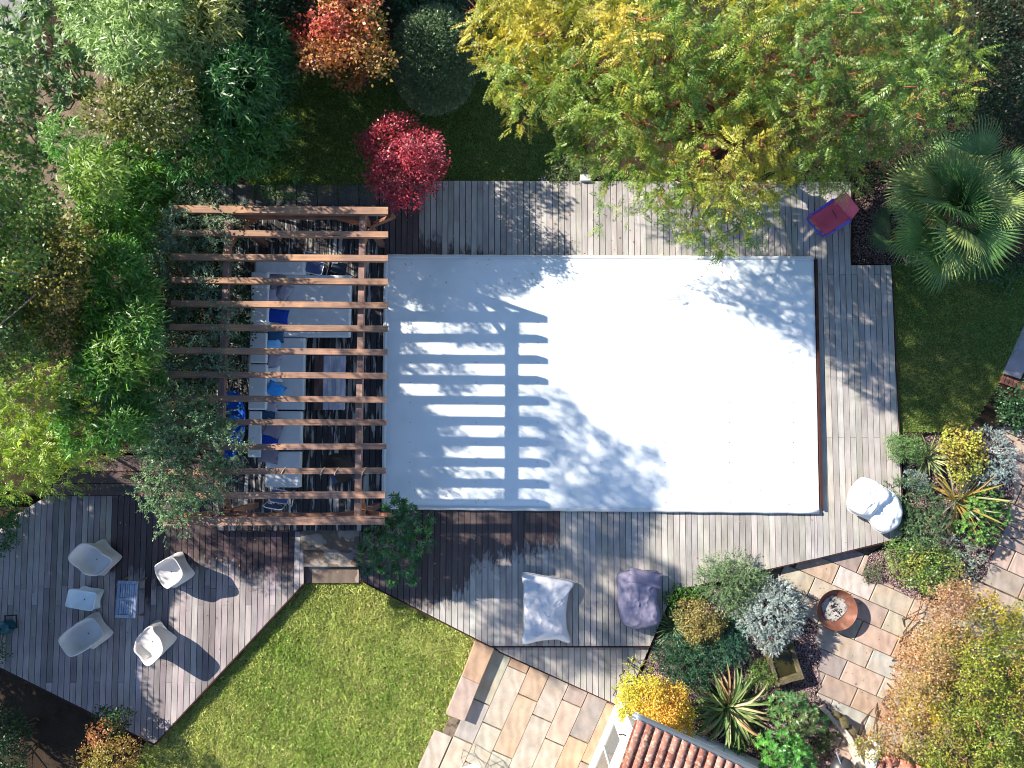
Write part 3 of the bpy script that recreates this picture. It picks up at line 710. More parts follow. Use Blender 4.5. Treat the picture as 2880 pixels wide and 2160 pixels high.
# ---- blue plastic boat
bt = thing('plastic_boat', 'bright blue plastic boat lying between pergola plants and sofa', 'boat', G(645, 1195, 0))
a, b = G(655, 1100, .3), G(640, 1288, .3); n = 18; V = []; F = []
prof = [(0.0, .02), (.62, .03), (.92, .16), (1.0, .30), (1.03, .325), (.96, .33), (.86, .29), (.55, .12), (0.0, .10)]
m_ = 2 * (len(prof) - 1)
def prof_full():
    P = [(-x, z) for x, z in prof[1:5]][::-1]
    out = [(x, z) for x, z in prof[1:8]]; return out + [(-x, z) for x, z in prof[1:8]][::-1]
PF = prof_full(); hw = .37; mm = len(PF)
for i in range(n + 1):
    s_ = i / n; wv = max(.04, math.sin(PI * (.03 + .94 * s_)) ** .55); c_ = a.lerp(b, s_); rise = .10 * abs(2 * s_ - 1) ** 3
    for x, z in PF: V.append((c_.x + x * hw * wv, c_.y, z * (.75 + .25 * wv) + rise))
for i in range(n):
    for k in range(mm): F.append((i * mm + k, i * mm + (k + 1) % mm, (i + 1) * mm + (k + 1) % mm, (i + 1) * mm + k))
F.append(tuple(range(mm - 1, -1, -1))); F.append(tuple(n * mm + k for k in range(mm)))
mk('hull', V, F, M['plastic'], bt, lin('#1f63c4'), True)
c_ = a.lerp(b, .45); rbox('seat', (c_.x, c_.y, .245), (.50, .22, .04), M['plastic'], bt, 0, .012, lin('#2e7fe0'))
# ---- hanging egg chair
hc = thing('hanging_chair', 'dark wicker pod chair hung by rope from a rafter', 'hanging chair', (*G2(950, 1318, .9), .35))
c_ = G(950, 1318, .9); V = []; F = []; nu, nv = 28, 14
for j in range(nv + 1):
    for i in range(nu + 1):
        th = math.radians(-130 + 260 * i / nu) + PI / 2 * 0 + math.radians(60); ph = math.radians(8 + 160 * j / nv)
        V.append((c_.x + .36 * math.sin(ph) * math.cos(th), c_.y + .36 * math.sin(ph) * math.sin(th), .98 + .58 * math.cos(ph)))
for j in range(nv):
    for i in range(nu): F.append((j * (nu + 1) + i, (j + 1) * (nu + 1) + i, (j + 1) * (nu + 1) + i + 1, j * (nu + 1) + i + 1))
sh = mk('shell', V, F, M['wicker'], hc, smooth=True); sm = sh.modifiers.new('thickness', 'SOLIDIFY'); sm.thickness = .03
V, F = pillow_mesh((c_.x - .06, c_.y - .06, .56), .5, .5, .16, .5, 8); mk('seat_pad', V, F, M['cushion'], hc, lin('#47506e'), True)
pr = G(948, 1326, ZRT); MB().tube([(c_.x, c_.y, 1.55), (pr.x, pr.y, ZRT - .15)], .014, 6).build('rope', M['rope'], hc)

# ---- moulded tub chairs on the left deck
def tub(px, py, fx, fy, label, name='tub_chair', cat='chair', wd=.66, dp=.68, hb=.76, ha=.60, hs=.36, col=(.53, .505, .49), group='moulded tub chairs on the left deck', ee=3.6):
    p = G(px, py, ZLD + .5); r = math.atan2(-fy, fx)                # facing direction in photo pixels
    t = thing(name, label, cat, (p.x, p.y, ZLD), group)
    n = 64; V = []; F = []
    def se(a, hx, hy, e=ee):
        c_, s_ = math.cos(a), math.sin(a); k = (abs(c_) ** e + abs(s_) ** e) ** (-1 / e); return c_ * k * hx, s_ * k * hy
    def put(x, y, z): V.append((p.x + x * math.cos(r) - y * math.sin(r), p.y + x * math.sin(r) + y * math.cos(r), ZLD + z))
    def sm_(x, a, b): x = min(1, max(0, (x - a) / (b - a))); return x * x * (3 - 2 * x)
    for ring in range(10):
        for k in range(n):
            a = 2 * PI * k / n; cx_ = math.cos(a)
            x1, _ = se(a, 1, 1); u = x1                             # +1 front, -1 back
            top = hs + .02 + (ha - hs) * (1 - sm_(u, .25, .98)) + (hb - ha) * sm_(-u, .15, .95)
            arch = .14 * max(0, math.cos(2 * a)) ** 1.5 + .14 * max(0, -math.cos(2 * a)) ** .0 * 0
            arch = .16 * abs(math.cos(2 * a)) ** .8
            lean = -.10 * sm_(-u, .2, 1)
            if ring == 0: x, y = se(a, dp / 2 * 1.06, wd / 2 * 1.10, 5); z = arch
            elif ring == 1: x, y = se(a, dp / 2 * .98, wd / 2 * .98, 4); z = max(.20, arch + .02)
            elif ring == 2: x, y = se(a, dp / 2 * .97, wd / 2 * .96); z = .34
            elif ring == 3: x, y = se(a, dp / 2 * .99, wd / 2 * .98); z = top - .02; x += lean
            elif ring == 4: x, y = se(a, dp / 2 * .985, wd / 2 * .975); z = top; x += lean
            elif ring == 5: x, y = se(a, dp / 2 * .92, wd / 2 * .90); z = top; x += lean
            elif ring == 6: x, y = se(a, dp / 2 * .89, wd / 2 * .86); z = top - .025; x += lean
            elif ring == 7: x, y = se(a, dp / 2 * .78, wd / 2 * .80); z = min(top - .03, hs + .06); x += lean * .4
            elif ring == 8: x, y = se(a, dp / 2 * .66, wd / 2 * .70); z = hs + .0
            else: x, y = se(a, dp / 2 * .2, wd / 2 * .2); z = hs - .03
            put(x, y, z)
    for i in range(9):
        for k in range(n): F.append((i * n + k, i * n + (k + 1) % n, (i + 1) * n + (k + 1) % n, (i + 1) * n + k))
    F.append(tuple(9 * n + k for k in range(n)))
    mk('shell', V, F, M['plastic'], t, col, True)
    MB().lathe((p.x, p.y, ZLD + hs - .028), [(.014, 0), (.014, .004), (.004, .005)], 8, True).build('drain_hole', M['char'], t)
    return t
tub(262, 1576, .72, .69, 'grey-white tub chair at the upper left of the slatted table')
tub(474, 1612, -.85, .53, 'grey-white tub chair with its back to the lawn, upper right of the table')
tub(238, 1786, .80, -.60, 'grey-white tub chair at the lower left of the slatted table')
tub(420, 1810, -.72, -.69, 'grey-white tub chair nearest the pointed end of the deck, sunlit on its rim')
tub(227, 1690, .98, .18, 'small pale low chair between the two left tub chairs', 'low_chair', 'chair', .46, .56, .42, .40, .36, (.62, .68, .70), 'moulded tub chairs on the left deck', 9)
# ---- slatted side table
sb = thing('slatted_table', 'small bleached slatted table amid the tub chairs', 'table', G(354, 1686, ZLD))
z = ZLD + .45; q0, q1, q2 = G(331, 1633, z), G(388, 1635, z), G(323, 1737, z)
ex = (q1 - q0); ey = (q2 - q0); rz = math.atan2(ex.y, ex.x); Wd, Ln = ex.length, ey.length; ctr = q0 + ex / 2 + ey / 2
exn, eyn = ex.normalized(), ey.normalized()
def sbx(name, u, v, du, dv, dz=.03, zc=z - .015, col='#9aa6b4'):
    c_ = q0 + exn * u + eyn * v; mk(name, *rbox_mesh((c_.x, c_.y, zc), (du, dv, dz), rz, .004, 1), M['slat'], sb, jit(lin(col), .08))
sbx('rail', Wd / 2, .035, Wd, .07); sbx('rail', Wd / 2, Ln / 2, Wd - .14, .06); sbx('rail', Wd / 2, Ln - .035, Wd, .07)
sbx('rail', .035, Ln / 2, .066, Ln - .145); sbx('rail', Wd - .035, Ln / 2, .066, Ln - .145)
ns = 6; sw = (Wd - .16) / ns
for h in range(2):
    for i in range(ns): sbx('slat', .08 + sw * (i + .5), (Ln * .25 + .02) if h == 0 else (Ln * .75 - .02), sw - .012, Ln / 2 - .115, .022, z - .018)
for u, v in ((.04, .05), (Wd - .04, .05), (.04, Ln - .05), (Wd - .04, Ln - .05)):
    c_ = q0 + exn * u + eyn * v; o_ = (c_ - ctr) * .15
    MB().beam((c_.x, c_.y, z - .034), (c_.x + o_.x, c_.y + o_.y, ZLD + .005), .045, .045).build('leg', M['slat'], sb, lin('#7b6a60'))
# ---- lantern at the left edge
lt = thing('lantern', 'dark lantern with teal globe and black handle at the left edge of the deck', 'lantern', G(14, 1765, ZLD))
p = G(5, 1768, ZLD + .3); 
MB().lathe((p.x, p.y, ZLD), [(.02, .005), (.15, .005), (.17, .08), (.16, .24), (.10, .33), (.02, .36)], 20).build('globe', M['paint'], lt, lin('#17505f'), True)
q = [G(x, y, ZLD + .25) for x, y in ((14, 1732), (46, 1730), (47, 1765), (16, 1768))]
MB().tube([(v.x, v.y, ZLD + .25) for v in q], .022, 6, True).build('handle', M['char'], lt)

# ---- bean bags
def beanbag(label, poly_px, zc, t, col, seed, wr=.03, n=34, name='bean_bag', dome=.5, root=None):
    """outline traced at mid height, inflated, creased"""
    c2 = np.mean(np.array(poly_px), axis=0); pts = [G(x, y, zc) for x, y in poly_px]; m = len(pts); c_ = G(*c2, zc)
    lobe = root is not None
    if not lobe: root = thing(name, label, 'bean bag', (c_.x, c_.y, 0.003), 'bean bags on the pool deck')
    na = 96; nr = 22; out = []
    seg = [(pts[(i + 1) % m] - pts[i]).length for i in range(m)]; tot = sum(seg)
    for k in range(na):
        d = tot * k / na; i = 0
        while d > seg[i]: d -= seg[i]; i += 1
        p0, p1, p2, p3 = pts[i - 1], pts[i], pts[(i + 1) % m], pts[(i + 2) % m]; s_ = d / seg[i]
        q = .5 * ((2 * p1) + (-p0 + p2) * s_ + (2 * p0 - 5 * p1 + 4 * p2 - p3) * s_ * s_ + (-p0 + 3 * p1 - 3 * p2 + p3) * s_ ** 3)
        out.append(p1.lerp(p2, s_).lerp(q, .75))
    V = []; F = []
    for side in (1, -1):
        for j in range(nr + 1):
            rr = j / nr
            for k in range(na):
                q = c_.lerp(out[k], rr); prof = max(0, 1 - rr ** 3.2) ** dome
                z = t * prof
                if side > 0:
                    e = Vector((q.x * 2.6 + seed, q.y * 2.6, seed * 1.3))
                    rdg = 1 - abs(mnoise.noise(e * 1.1)) * 2.2
                    z += wr * (1.0 * mnoise.noise(e) + .5 * max(0, rdg) ** 3 + .55 * max(0, 1 - abs(mnoise.noise(e * 2.1 + Vector((3, 1, 0)))) * 3) ** 2 + .35 * mnoise.noise(e * 4.1)) * (prof ** .5 if prof > 0 else 0)
                else: z = -min(zc - .006, t * .9 * prof)
                V.append((q.x, q.y, zc + z))
    N = (nr + 1) * na
    for j in range(nr):
        for k in range(na):
            a, b = j * na + k, j * na + (k + 1) % na
            F.append((a, a + na, b + na, b)); F.append((N + a, N + b, N + b + na, N + a + na))
    for k in range(na):
        a, b = nr * na + k, nr * na + (k + 1) % na; F.append((a, N + a, N + b, b))
    mk('backrest' if lobe else 'body', V, F, M['cushion'], root, col, True)
    if lobe: return root, c_
    MB().tube([(q.x, q.y, zc) for q in out], .009, 5, True).build('piping', M['cushion'], root, tuple(x * .8 for x in col))
    for ip in (0, len(pts) // 2):
        q = pts[ip].lerp(c_, .06); MB().lathe((q.x, q.y, zc + .035), [(.02, 0), (.02, .012), (.008, .013)], 8, True).build('eyelet', M['metal'], root, (.2, .2, .2))
    return root, c_
bw1, _ = beanbag('large off-white bean bag like a square pillow on the pool deck', [(1471, 1611), (1540, 1621), (1614, 1636), (1600, 1665), (1594, 1700), (1592, 1726), (1594, 1765), (1605, 1806), (1590, 1806), (1565, 1798), (1515, 1803), (1475, 1812), (1466, 1804), (1474, 1760), (1472, 1700), (1473, 1650)], .14, .17, (.62, .61, .63), 3.0, .05)
bw2, c_ = beanbag('lilac bean bag with a folded top at the notch of the pool deck', [(1738, 1612), (1765, 1604), (1815, 1604), (1850, 1607), (1850, 1630), (1848, 1655), (1847, 1690), (1856, 1720), (1852, 1755), (1825, 1767), (1790, 1771), (1755, 1757), (1742, 1730), (1735, 1690), (1738, 1660), (1735, 1635)], .22, .27, lin('#837e92'), 8.0, .042)
p0 = G(1815, 1626, .44); V, F = pillow_mesh((p0.x, p0.y, .42), .80, .36, .14, -.20, 12, .05, .02, (0, -.12), 5); mk('folded_top', V, F, M['cushion'], bw2, lin('#7c778a'), True)
bw3, c_ = beanbag('bright white bean bag seat at the planted corner of the pool deck', [(2420, 1345), (2455, 1350), (2490, 1372), (2520, 1392), (2532, 1420), (2534, 1450), (2525, 1480), (2490, 1500), (2462, 1490), (2440, 1462), (2400, 1445), (2383, 1430), (2384, 1400), (2398, 1370)], .24, .26, (.78, .78, .78), 5.0, .05)
beanbag('', [(2422, 1342), (2455, 1348), (2482, 1366), (2500, 1384), (2492, 1408), (2470, 1425), (2452, 1450), (2425, 1452), (2398, 1440), (2382, 1424), (2384, 1396), (2398, 1366)], .40, .24, (.8, .8, .8), 9.0, .05, root=bw3)

# ---- red child's lounger
rl = thing('childs_lounger', "red mesh child's lounger with blue tube frame at the deck corner", 'lounger', G(2345, 605, 0))
def lp(px, py, z): p = G(px, py, z); return (p.x, p.y, z)
A, B, C, D = (2273, 612), (2345, 560), (2394, 620), (2322, 665)      # lower tray; back end beyond B-C
E_, F_ = (2381, 541), (2418, 588)
def bil(a, b, c, d, u, v, z): 
    x = (a[0] * (1 - u) + b[0] * u) * (1 - v) + (d[0] * (1 - u) + c[0] * u) * v; y = (a[1] * (1 - u) + b[1] * u) * (1 - v) + (d[1] * (1 - u) + c[1] * u) * v
    return lp(x, y, z)
redm = surf('red_mesh_cloth', lin('#d85a6c'), 0.6, 0.3, .15, 6, 90, .2)
n = 10; V = []; F = []
for j in range(n + 1):
    for i in range(n + 1):
        u, v = i / n, j / n; V.append(bil(A, B, C, D, u, v, .26 - .13 * math.sin(PI * v) * (1 - .4 * u) + .0))
for j in range(n):
    for i in range(n): a = j * (n + 1) + i; F.append((a, a + 1, a + n + 2, a + n + 1))
sg = mk('sling', V, F, redm, rl, smooth=True); sg.modifiers.new('thickness', 'SOLIDIFY').thickness = .008
V = []; F = []
for j in range(n + 1):
    for i in range(n + 1):
        u, v = i / n, j / n; V.append(bil(B, E_, F_, C, u, v, .27 + .22 * u - .02 * math.sin(PI * v)))
for j in range(n):
    for i in range(n): a = j * (n + 1) + i; F.append((a, a + 1, a + n + 2, a + n + 1))
sg = mk('headrest', V, F, surf('red_canvas', lin('#e06a7c'), 0.7, 0.2, .12, 6, 90, .2), rl, smooth=True); sg.modifiers.new('thickness', 'SOLIDIFY').thickness = .01
blue = lin('#4a48b8')
MB().tube([lp(*B, .30), lp(2300, 592, .29), lp(2276, 604, .28), lp(2270, 616, .28), lp(2279, 630, .28), lp(2303, 655, .28), lp(2316, 664, .28), lp(2330, 660, .28), lp(*C, .30)], .022, 8).build('frame', M['paint'], rl, blue)
MB().tube([lp(2310, 586, .30), lp(2343, 562, .31)], .034, 8).build('padding', M['cushion'], rl, lin('#5350c0')); MB().tube([lp(2350, 645, .30), lp(2392, 620, .31)], .034, 8).build('padding', M['cushion'], rl, lin('#6a6ac4'))
MB().tube([lp(2330, 575, .20), lp(2352, 610, .17), lp(2356, 640, .20)], .012, 6).build('cross_tube', M['paint'], rl, lin('#6a2030'))
for a in ((2290, 602), (2380, 575), (2312, 652), (2392, 612)):
    g0 = G(*a, .27); MB().tube([(g0.x, g0.y, .27), (g0.x + random.uniform(-.04, .04), g0.y, .006)], .012, 6).build('leg', M['paint'], rl, blue)

# ---- fire bowl
fb = thing('fire_bowl', 'round rusty steel fire bowl with ash on the patio', 'fire bowl', (*G2(2355, 1716, ZR + .3), ZR))
c_ = G(2355, 1716, ZR + .32); R_ = .475
prof = [(.12, .02), (.20, .03), (.34, .12), (.44, .24), (R_, .33), (R_ + .012, .335), (R_, .325), (.43, .25), (.32, .15), (.18, .085), (.01, .07)]
MB().lathe((c_.x, c_.y, ZR), prof, 56).build('bowl', M['rust'], fb, smooth=True)
V = []; F = []; nr, na = 9, 36
for j in range(nr + 1):
    for k in range(na):
        rr = .31 * j / nr * (1 + .12 * math.sin(3 * k * 2 * PI / na + 1)); a = 2 * PI * k / na
        x, y = rr * math.cos(a) - .02, rr * math.sin(a) + .02
        V.append((c_.x + x, c_.y + y, ZR + .125 + .022 * (j / nr) ** 2 + .012 * mnoise.noise(Vector((x * 14, y * 14, 2)))))
for j in range(nr):
    for k in range(na): F.append((j * na + k, (j + 1) * na + k, (j + 1) * na + (k + 1) % na, j * na + (k + 1) % na))
mk('ash', V, F, M['ash'], fb, smooth=True)
cb = MB()
for k in range(46):
    a = random.uniform(0, 2 * PI); rr = abs(random.gauss(0, .07)); x, y = rr * math.cos(a) - .03, rr * math.sin(a) + .03
    if k > 26: x, y = random.gauss(.10, .06), random.gauss(-.10, .05)
    s_ = random.uniform(.010, .026); cb.box((c_.x + x, c_.y + y, ZR + .13 + s_ * .3), (s_ * 1.6, s_, s_ * .8), a)
o = cb.build('charcoal', M['char'], fb); o['kind'] = 'stuff'

# ---- stone trough
tr = thing('stone_trough', 'old mossy stone trough holding dark water beside the silver shrub', 'trough', G(2205, 1875, ZR))
zt = ZR + .36; O = [(2150, 1822), (2228, 1800), (2262, 1908), (2183, 1932)]
Ow = [G(x, y, zt) for x, y in O]; cc = sum(Ow, Vector()) / 4
V = []; F = []
def ringp(s_, z, n_per=5):
    r_ = []
    for i in range(4):
        a, b = Ow[i], Ow[(i + 1) % 4]
        for k in range(n_per):
            q = cc + (a.lerp(b, k / n_per) - cc) * s_; j_ = .012
            r_.append((q.x + random.uniform(-j_, j_), q.y + random.uniform(-j_, j_), z + random.uniform(-.008, .008)))
    return r_
for s_, z in ((1.02, ZR), (1.03, zt - .03), (1.0, zt), (.72, zt), (.68, zt - .03), (.66, zt - .12)): V += ringp(s_, z)
for i in range(5):
    for k in range(20): F.append((i * 20 + k, i * 20 + (k + 1) % 20, (i + 1) * 20 + (k + 1) % 20, (i + 1) * 20 + k))
mk('basin', V, F, M['mossy'], tr)
q = [cc + (p - cc) * .70 for p in Ow]; MB().prism([(p.x, p.y) for p in q], zt - .14, zt - .06).build('water', surf('green_water', lin('#2f2c10'), .12, .5, .5, 6, 40, .0), tr)

# ---- marker stake and slate in the planting
p = G(2630, 1610, ZR + .3); tag(MB().box((p.x, p.y, ZR + .15), (.12, .16, .36), -.2).build('stone_marker', M['concrete'], None, (.62, .57, .5)), 'small upright pale stone at the edge of the green groundcover', 'stone')
p = G(2626, 1603, ZR + .3)
# ---- small finds by the upper deck
p = G(1646, 502, 0); tag(rbox('stone_block', (p.x, p.y, ZU + .09), (.26, .16, .2), M['concrete'], None, .02, .01, (.62, .6, .55)), 'pale square stone block at the upper edge of the pool deck', 'stone')
p = G(1529, 503, 0); tag(rbox('blue_box', (p.x, p.y, ZU + .05), (.13, .09, .1), M['paint'], None, .1, .02, lin('#1c2440')), 'tiny dark blue box on the grass by the deck', 'box')
# ---- clothes airer at the bottom edge
ar = thing('clothes_airer', 'white wire clothes airer with a white panel at the bottom edge of the terrace', 'clothes airer', G(1335, 2150, ZP))
def ap(x, y, z): p = G(1240 + x / 2.268, 1980 + y / 2.268, z); return (p.x, p.y, z)
for a, b in (((130, 345), (212, 310)), ((212, 310), (300, 408)), ((212, 310), (265, 405)), ((130, 345), (150, 405)), ((215, 350), (150, 390))):
    MB().tube([ap(*a, ZP + .5), ap(*b, ZP + .5)], .008, 5).build('wire', M['metal'], ar, (.35, .33, .3))
for q in ((130, 345), (212, 310), (300, 408)):
    a = ap(*q, ZP + .5); MB().tube([a, (a[0] + .02, a[1], ZP + .003)], .009, 5).build('leg', M['metal'], ar, (.4, .38, .35))
q = [ap(*v, ZP + .46) for v in ((110, 415), (215, 375), (260, 415), (240, 470), (120, 480))]; MB().prism([(v[0], v[1]) for v in q], ZP + .44, ZP + .455).build('panel', M['plastic'], ar, (.8, .8, .78))
# ---- black kettle grill at the bottom edge, hoop at the right edge
kg = thing('kettle_grill', 'round black kettle barbecue cut by the bottom edge', 'barbecue', G(2372, 2172, ZR))
p = G(2372, 2168, ZR + .7); MB().lathe((p.x, p.y, ZR), [(.05, .42), (.2, .46), (.28, .6), (.29, .70), (.27, .76), (.15, .86), (.01, .89)], 28).build('bowl', M['paint'], kg, (.035, .035, .04), True)
MB().tube([(p.x - .1, p.y + .2, ZR + .8), (p.x - .22, p.y + .48, ZR + .86)], .014, 6).build('handle', M['metal'], kg, (.6, .65, .7))
for k in range(3): a = 2.1 * k; MB().tube([(p.x + .12 * math.cos(a), p.y + .12 * math.sin(a), ZR + .5), (p.x + .28 * math.cos(a), p.y + .28 * math.sin(a), ZR + .005)], .012, 6).build('leg', M['metal'], kg, (.1, .1, .1))
hp = [G(2868 + 9 * (1 - math.cos(PI * k / 12)) * (1 if k < 13 else 1) - 0, 1468 + k * 4.2, ZR + .5) for k in range(13)]
ho = thing('garden_chair', 'thin black metal chair cut by the right edge', 'chair', G(2905, 1495, ZR))
cp = G(2905, 1495, ZR + .5)
MB().tube([(cp.x + .27 * math.cos(a), cp.y + .27 * math.sin(a), ZR + .46) for a in [2 * PI * k / 20 for k in range(20)]], .014, 6, True).build('seat_ring', M['paint'], ho, (.03, .03, .03))
for k in range(4): a = PI / 4 + PI / 2 * k; MB().tube([(cp.x + .27 * math.cos(a), cp.y + .27 * math.sin(a), ZR + .46), (cp.x + .31 * math.cos(a), cp.y + .31 * math.sin(a), ZR + .004)], .012, 6).build('leg', M['paint'], ho, (.03, .03, .03))

# ================================================================ HOUSE, WALLS
hs = thing('house', 'white rendered house corner with a clay tiled roof at the bottom edge', 'house', G(1900, 2250, ZR - .3))
ZE = 2.0
Pc = G(1785, 2042, ZE); Pe = G(2080, 2176, ZE)                      # eave line, north side
e2 = (Pe - Pc); e2.z = 0; e2.normalize(); e1 = Vector((e2.y, -e2.x, 0))     # e1: into the house (towards the bottom)
if e1.y > 0: e1 = -e1
def hp_(u, v, z): q = Pc + e2 * u + e1 * v; return (q.x, q.y, z)
WL, WD = 6.0, 5.0; zb = -.6; th = .0
u0, v0 = .02, .10
wm = MB()
V = [hp_(u0, v0, zb), hp_(u0 + WL, v0, zb), hp_(u0 + WL, v0 + WD, zb), hp_(u0, v0 + WD, zb), hp_(u0, v0, ZE - .06), hp_(u0 + WL, v0, ZE - .06), hp_(u0 + WL, v0 + WD, ZE + 1.4), hp_(u0, v0 + WD, ZE + 1.4)]
wm.add(V, [(4, 5, 6, 7), (0, 1, 5, 4), (1, 2, 6, 5), (2, 3, 7, 6), (3, 0, 4, 7)]).build('wall', M['render'], hs)
# window in the west wall
def wq(v1, v2, z1, z2, o1, o2): 
    V = []
    for o_ in (o1, o2): V += [hp_(u0 - o_, v1, z1), hp_(u0 - o_, v2, z1), hp_(u0 - o_, v2, z2), hp_(u0 - o_, v1, z2)]
    return V, [(0, 1, 2, 3), (7, 6, 5, 4), (0, 4, 5, 1), (1, 5, 6, 2), (2, 6, 7, 3), (3, 7, 4, 0)]
wn = mk('window', *wq(.55, 1.75, .30, 1.45, .002, .012), M['glass'], hs)
for v1, v2, z1, z2 in ((.50, .55, .25, 1.5), (1.75, 1.80, .25, 1.5), (.55, 1.75, 1.45, 1.5), (.55, 1.75, .25, .30), (1.13, 1.17, .30, 1.45)): mk('frame', *wq(v1, v2, z1, z2, .003, .04), M['render'], wn)
mk('lintel', *wq(.40, 1.90, 1.56, 1.66, .002, .03), M['render'], hs)
p0, p1 = hp_(u0 - .10, .35, 1.75), hp_(u0 - .02, .35, 1.75)
tb = MB().tube([hp_(u0 - .01, .36, 1.62), hp_(u0 - .10, .34, 1.70), hp_(u0 - .13, .40, 1.62), hp_(u0 - .11, .44, 1.48)], .014, 6).build('wall_bracket', M['char'], hs)
slope = math.radians(15)
rf = MB(); za = ZE
def rp(u, v, dz=0): return hp_(u, v, ZE + .02 + v * math.tan(slope) + dz)
rf.add([rp(-.02, -.12, -.05), rp(6.1, -.12, -.05), rp(6.1, 5.2, -.05), rp(-.02, 5.2, -.05), rp(-.02, -.12, .0), rp(6.1, -.12, .0), rp(6.1, 5.2, .0), rp(-.02, 5.2, .0)], [(3, 2, 1, 0), (4, 5, 6, 7), (0, 1, 5, 4), (1, 2, 6, 5), (2, 3, 7, 6), (3, 0, 4, 7)])
roof = rf.build('roof', M['tile'], hs, lin('#7d4a3c'))
TCOL = ['#8f5f52', '#9a695c', '#85574c', '#966a5e', '#a07468']
def tiles(roofobj, fn, nu, nv, pitch=.205, ln=.40, r=.082, v_start=-.16):
    for i in range(nu):
        for j in range(nv):
            uc = .09 + i * pitch; va = v_start + j * (ln - .07); V = []; k_ = 7
            for (v, rr, dz) in ((va, r, .006), (va + ln, r * .86, -.012)):
                for k in range(k_):
                    a = PI * k / (k_ - 1); V.append(fn(uc + rr * math.cos(a), v, .012 + dz + rr * .85 * math.sin(a)))
            m_ = len(V)
            for (v, rr, dz) in ((va, r - .014, .006), (va + ln, r * .86 - .014, -.012)):
                for k in range(k_):
                    a = PI * k / (k_ - 1); V.append(fn(uc + rr * math.cos(a), v, .012 + dz + rr * .85 * math.sin(a)))
            F = [(k, k + 1, k_ + k + 1, k_ + k) for k in range(k_ - 1)] + [(m_ + k, m_ + k_ + k, m_ + k_ + k + 1, m_ + k + 1) for k in range(k_ - 1)] + [(k, m_ + k, m_ + k + 1, k + 1) for k in range(k_ - 1)]
            mk('tile', V, F, M['tile'], roofobj, jit(lin(random.choice(TCOL)), .08), True)
tiles(roof, rp, 15, 7)
# gutter
gp = []; n = 20
for i in range(n + 1):
    u = -.1 + 4.6 * i / n
    for k in range(7): a = PI + PI * k / 6; q = hp_(u, -.19 + .065 * math.cos(a), ZE - .03 + .065 * math.sin(a)); gp.append(q)
gF = [(i * 7 + k, i * 7 + k + 1, (i + 1) * 7 + k + 1, (i + 1) * 7 + k) for i in range(n) for k in range(6)]
gu = mk('gutter', gp, gF, M['metal'], hs, lin('#8a949b'), True); gu.modifiers.new('thickness', 'SOLIDIFY').thickness = .012
# small outbuilding roof at the lower right
ob = thing('outbuilding', 'small tiled lean-to with white gutter end at the bottom right', 'outbuilding', G(2560, 2240, ZR - .3))
ZO = .62
Qc = G(2474, 2112, ZO)
def op_(u, v, dz=0): q = Qc + e2 * u + e1 * v; return (q.x, q.y, ZO + v * .22 + dz)
MB().add([(op_(u, v)[0], op_(u, v)[1], z) for z in (-.55, ZO - .08) for u, v in ((.14, .12), (3, .12), (3, 3), (.14, 3))], [(4, 5, 6, 7), (0, 1, 5, 4), (1, 2, 6, 5), (2, 3, 7, 6), (3, 0, 4, 7)]).build('wall', M['render'], ob)
r2 = MB().add([op_(0, 0, -.06), op_(3.2, 0, -.06), op_(3.2, 3, -.06), op_(0, 3, -.06), op_(0, 0), op_(3.2, 0), op_(3.2, 3), op_(0, 3)], [(3, 2, 1, 0), (4, 5, 6, 7), (0, 1, 5, 4), (1, 2, 6, 5), (2, 3, 7, 6), (3, 0, 4, 7)]).build('roof', M['tile'], ob, lin('#a85a3c'))
for i in range(5):
    V = []; F = []; u1, u2 = .06 + i * .40, .06 + i * .40 + .42
    for u, rr in ((u1, .12), (u2, .105)):
        for k in range(8): a = PI * k / 7; V.append(op_(u, .06 + rr * math.cos(a), .01 + rr * .8 * math.sin(a)))
    F = [(k, k + 1, 8 + k + 1, 8 + k) for k in range(7)]; rt = mk('ridge_tile', V, F, M['tile'], r2, jit(lin('#b0705c'), .06), True); rt.modifiers.new('thickness', 'SOLIDIFY').thickness = .014
tiles(r2, lambda u, v, dz: op_(u, v, dz), 8, 5, .2, .4, .08, .16)
MB().beam(op_(-.05, -.12, .02), op_(-.05, 2.5, .02), .05, .10).build('verge_board', M['render'], ob)
MB().beam(op_(-.32, -.16, -.02), op_(-.02, -.06, .02), .08, .05).build('gutter_end', M['render'], ob)
# low white garden wall
gw = thing('garden_wall', 'low curving white rendered wall beside the patio at the bottom', 'wall', G(2380, 2080, ZR))
zt = ZR + .28; pa = [(2312, 1998), (2345, 2030), (2385, 2085), (2420, 2165), (2440, 2240)]; pb = [(2326, 1994), (2358, 2024), (2398, 2076), (2434, 2155), (2456, 2235)]
MB().prism(pp(pa + pb[::-1], zt), ZR - .05, zt).build('wall_body', surf('cream_render', (0.55, 0.50, 0.43), 0.9, 0.15, 0.35, 4, 40, 0.6, 0.02, tint2=((0.3, 0.24, 0.17), 3.5, 0.6)), gw)
for x, y, r in ((2350, 2010, .10), (2395, 2052, .11), (2430, 2090, .12)):
    p = G(x, y, zt); V, F = rbox_mesh((p.x, p.y, zt + .02), (r * 2, r * 1.4, .07), -.8, .02); mk('coping_stone', V, F, M['mossy'], gw)
p = G(2370, 2030, ZR + .3); tag(rbox('stone_post', (p.x, p.y, ZR + .2), (.16, .22, .46), M['mossy'], None, .2, .02), 'short mossy stone post beside the low white wall', 'post')

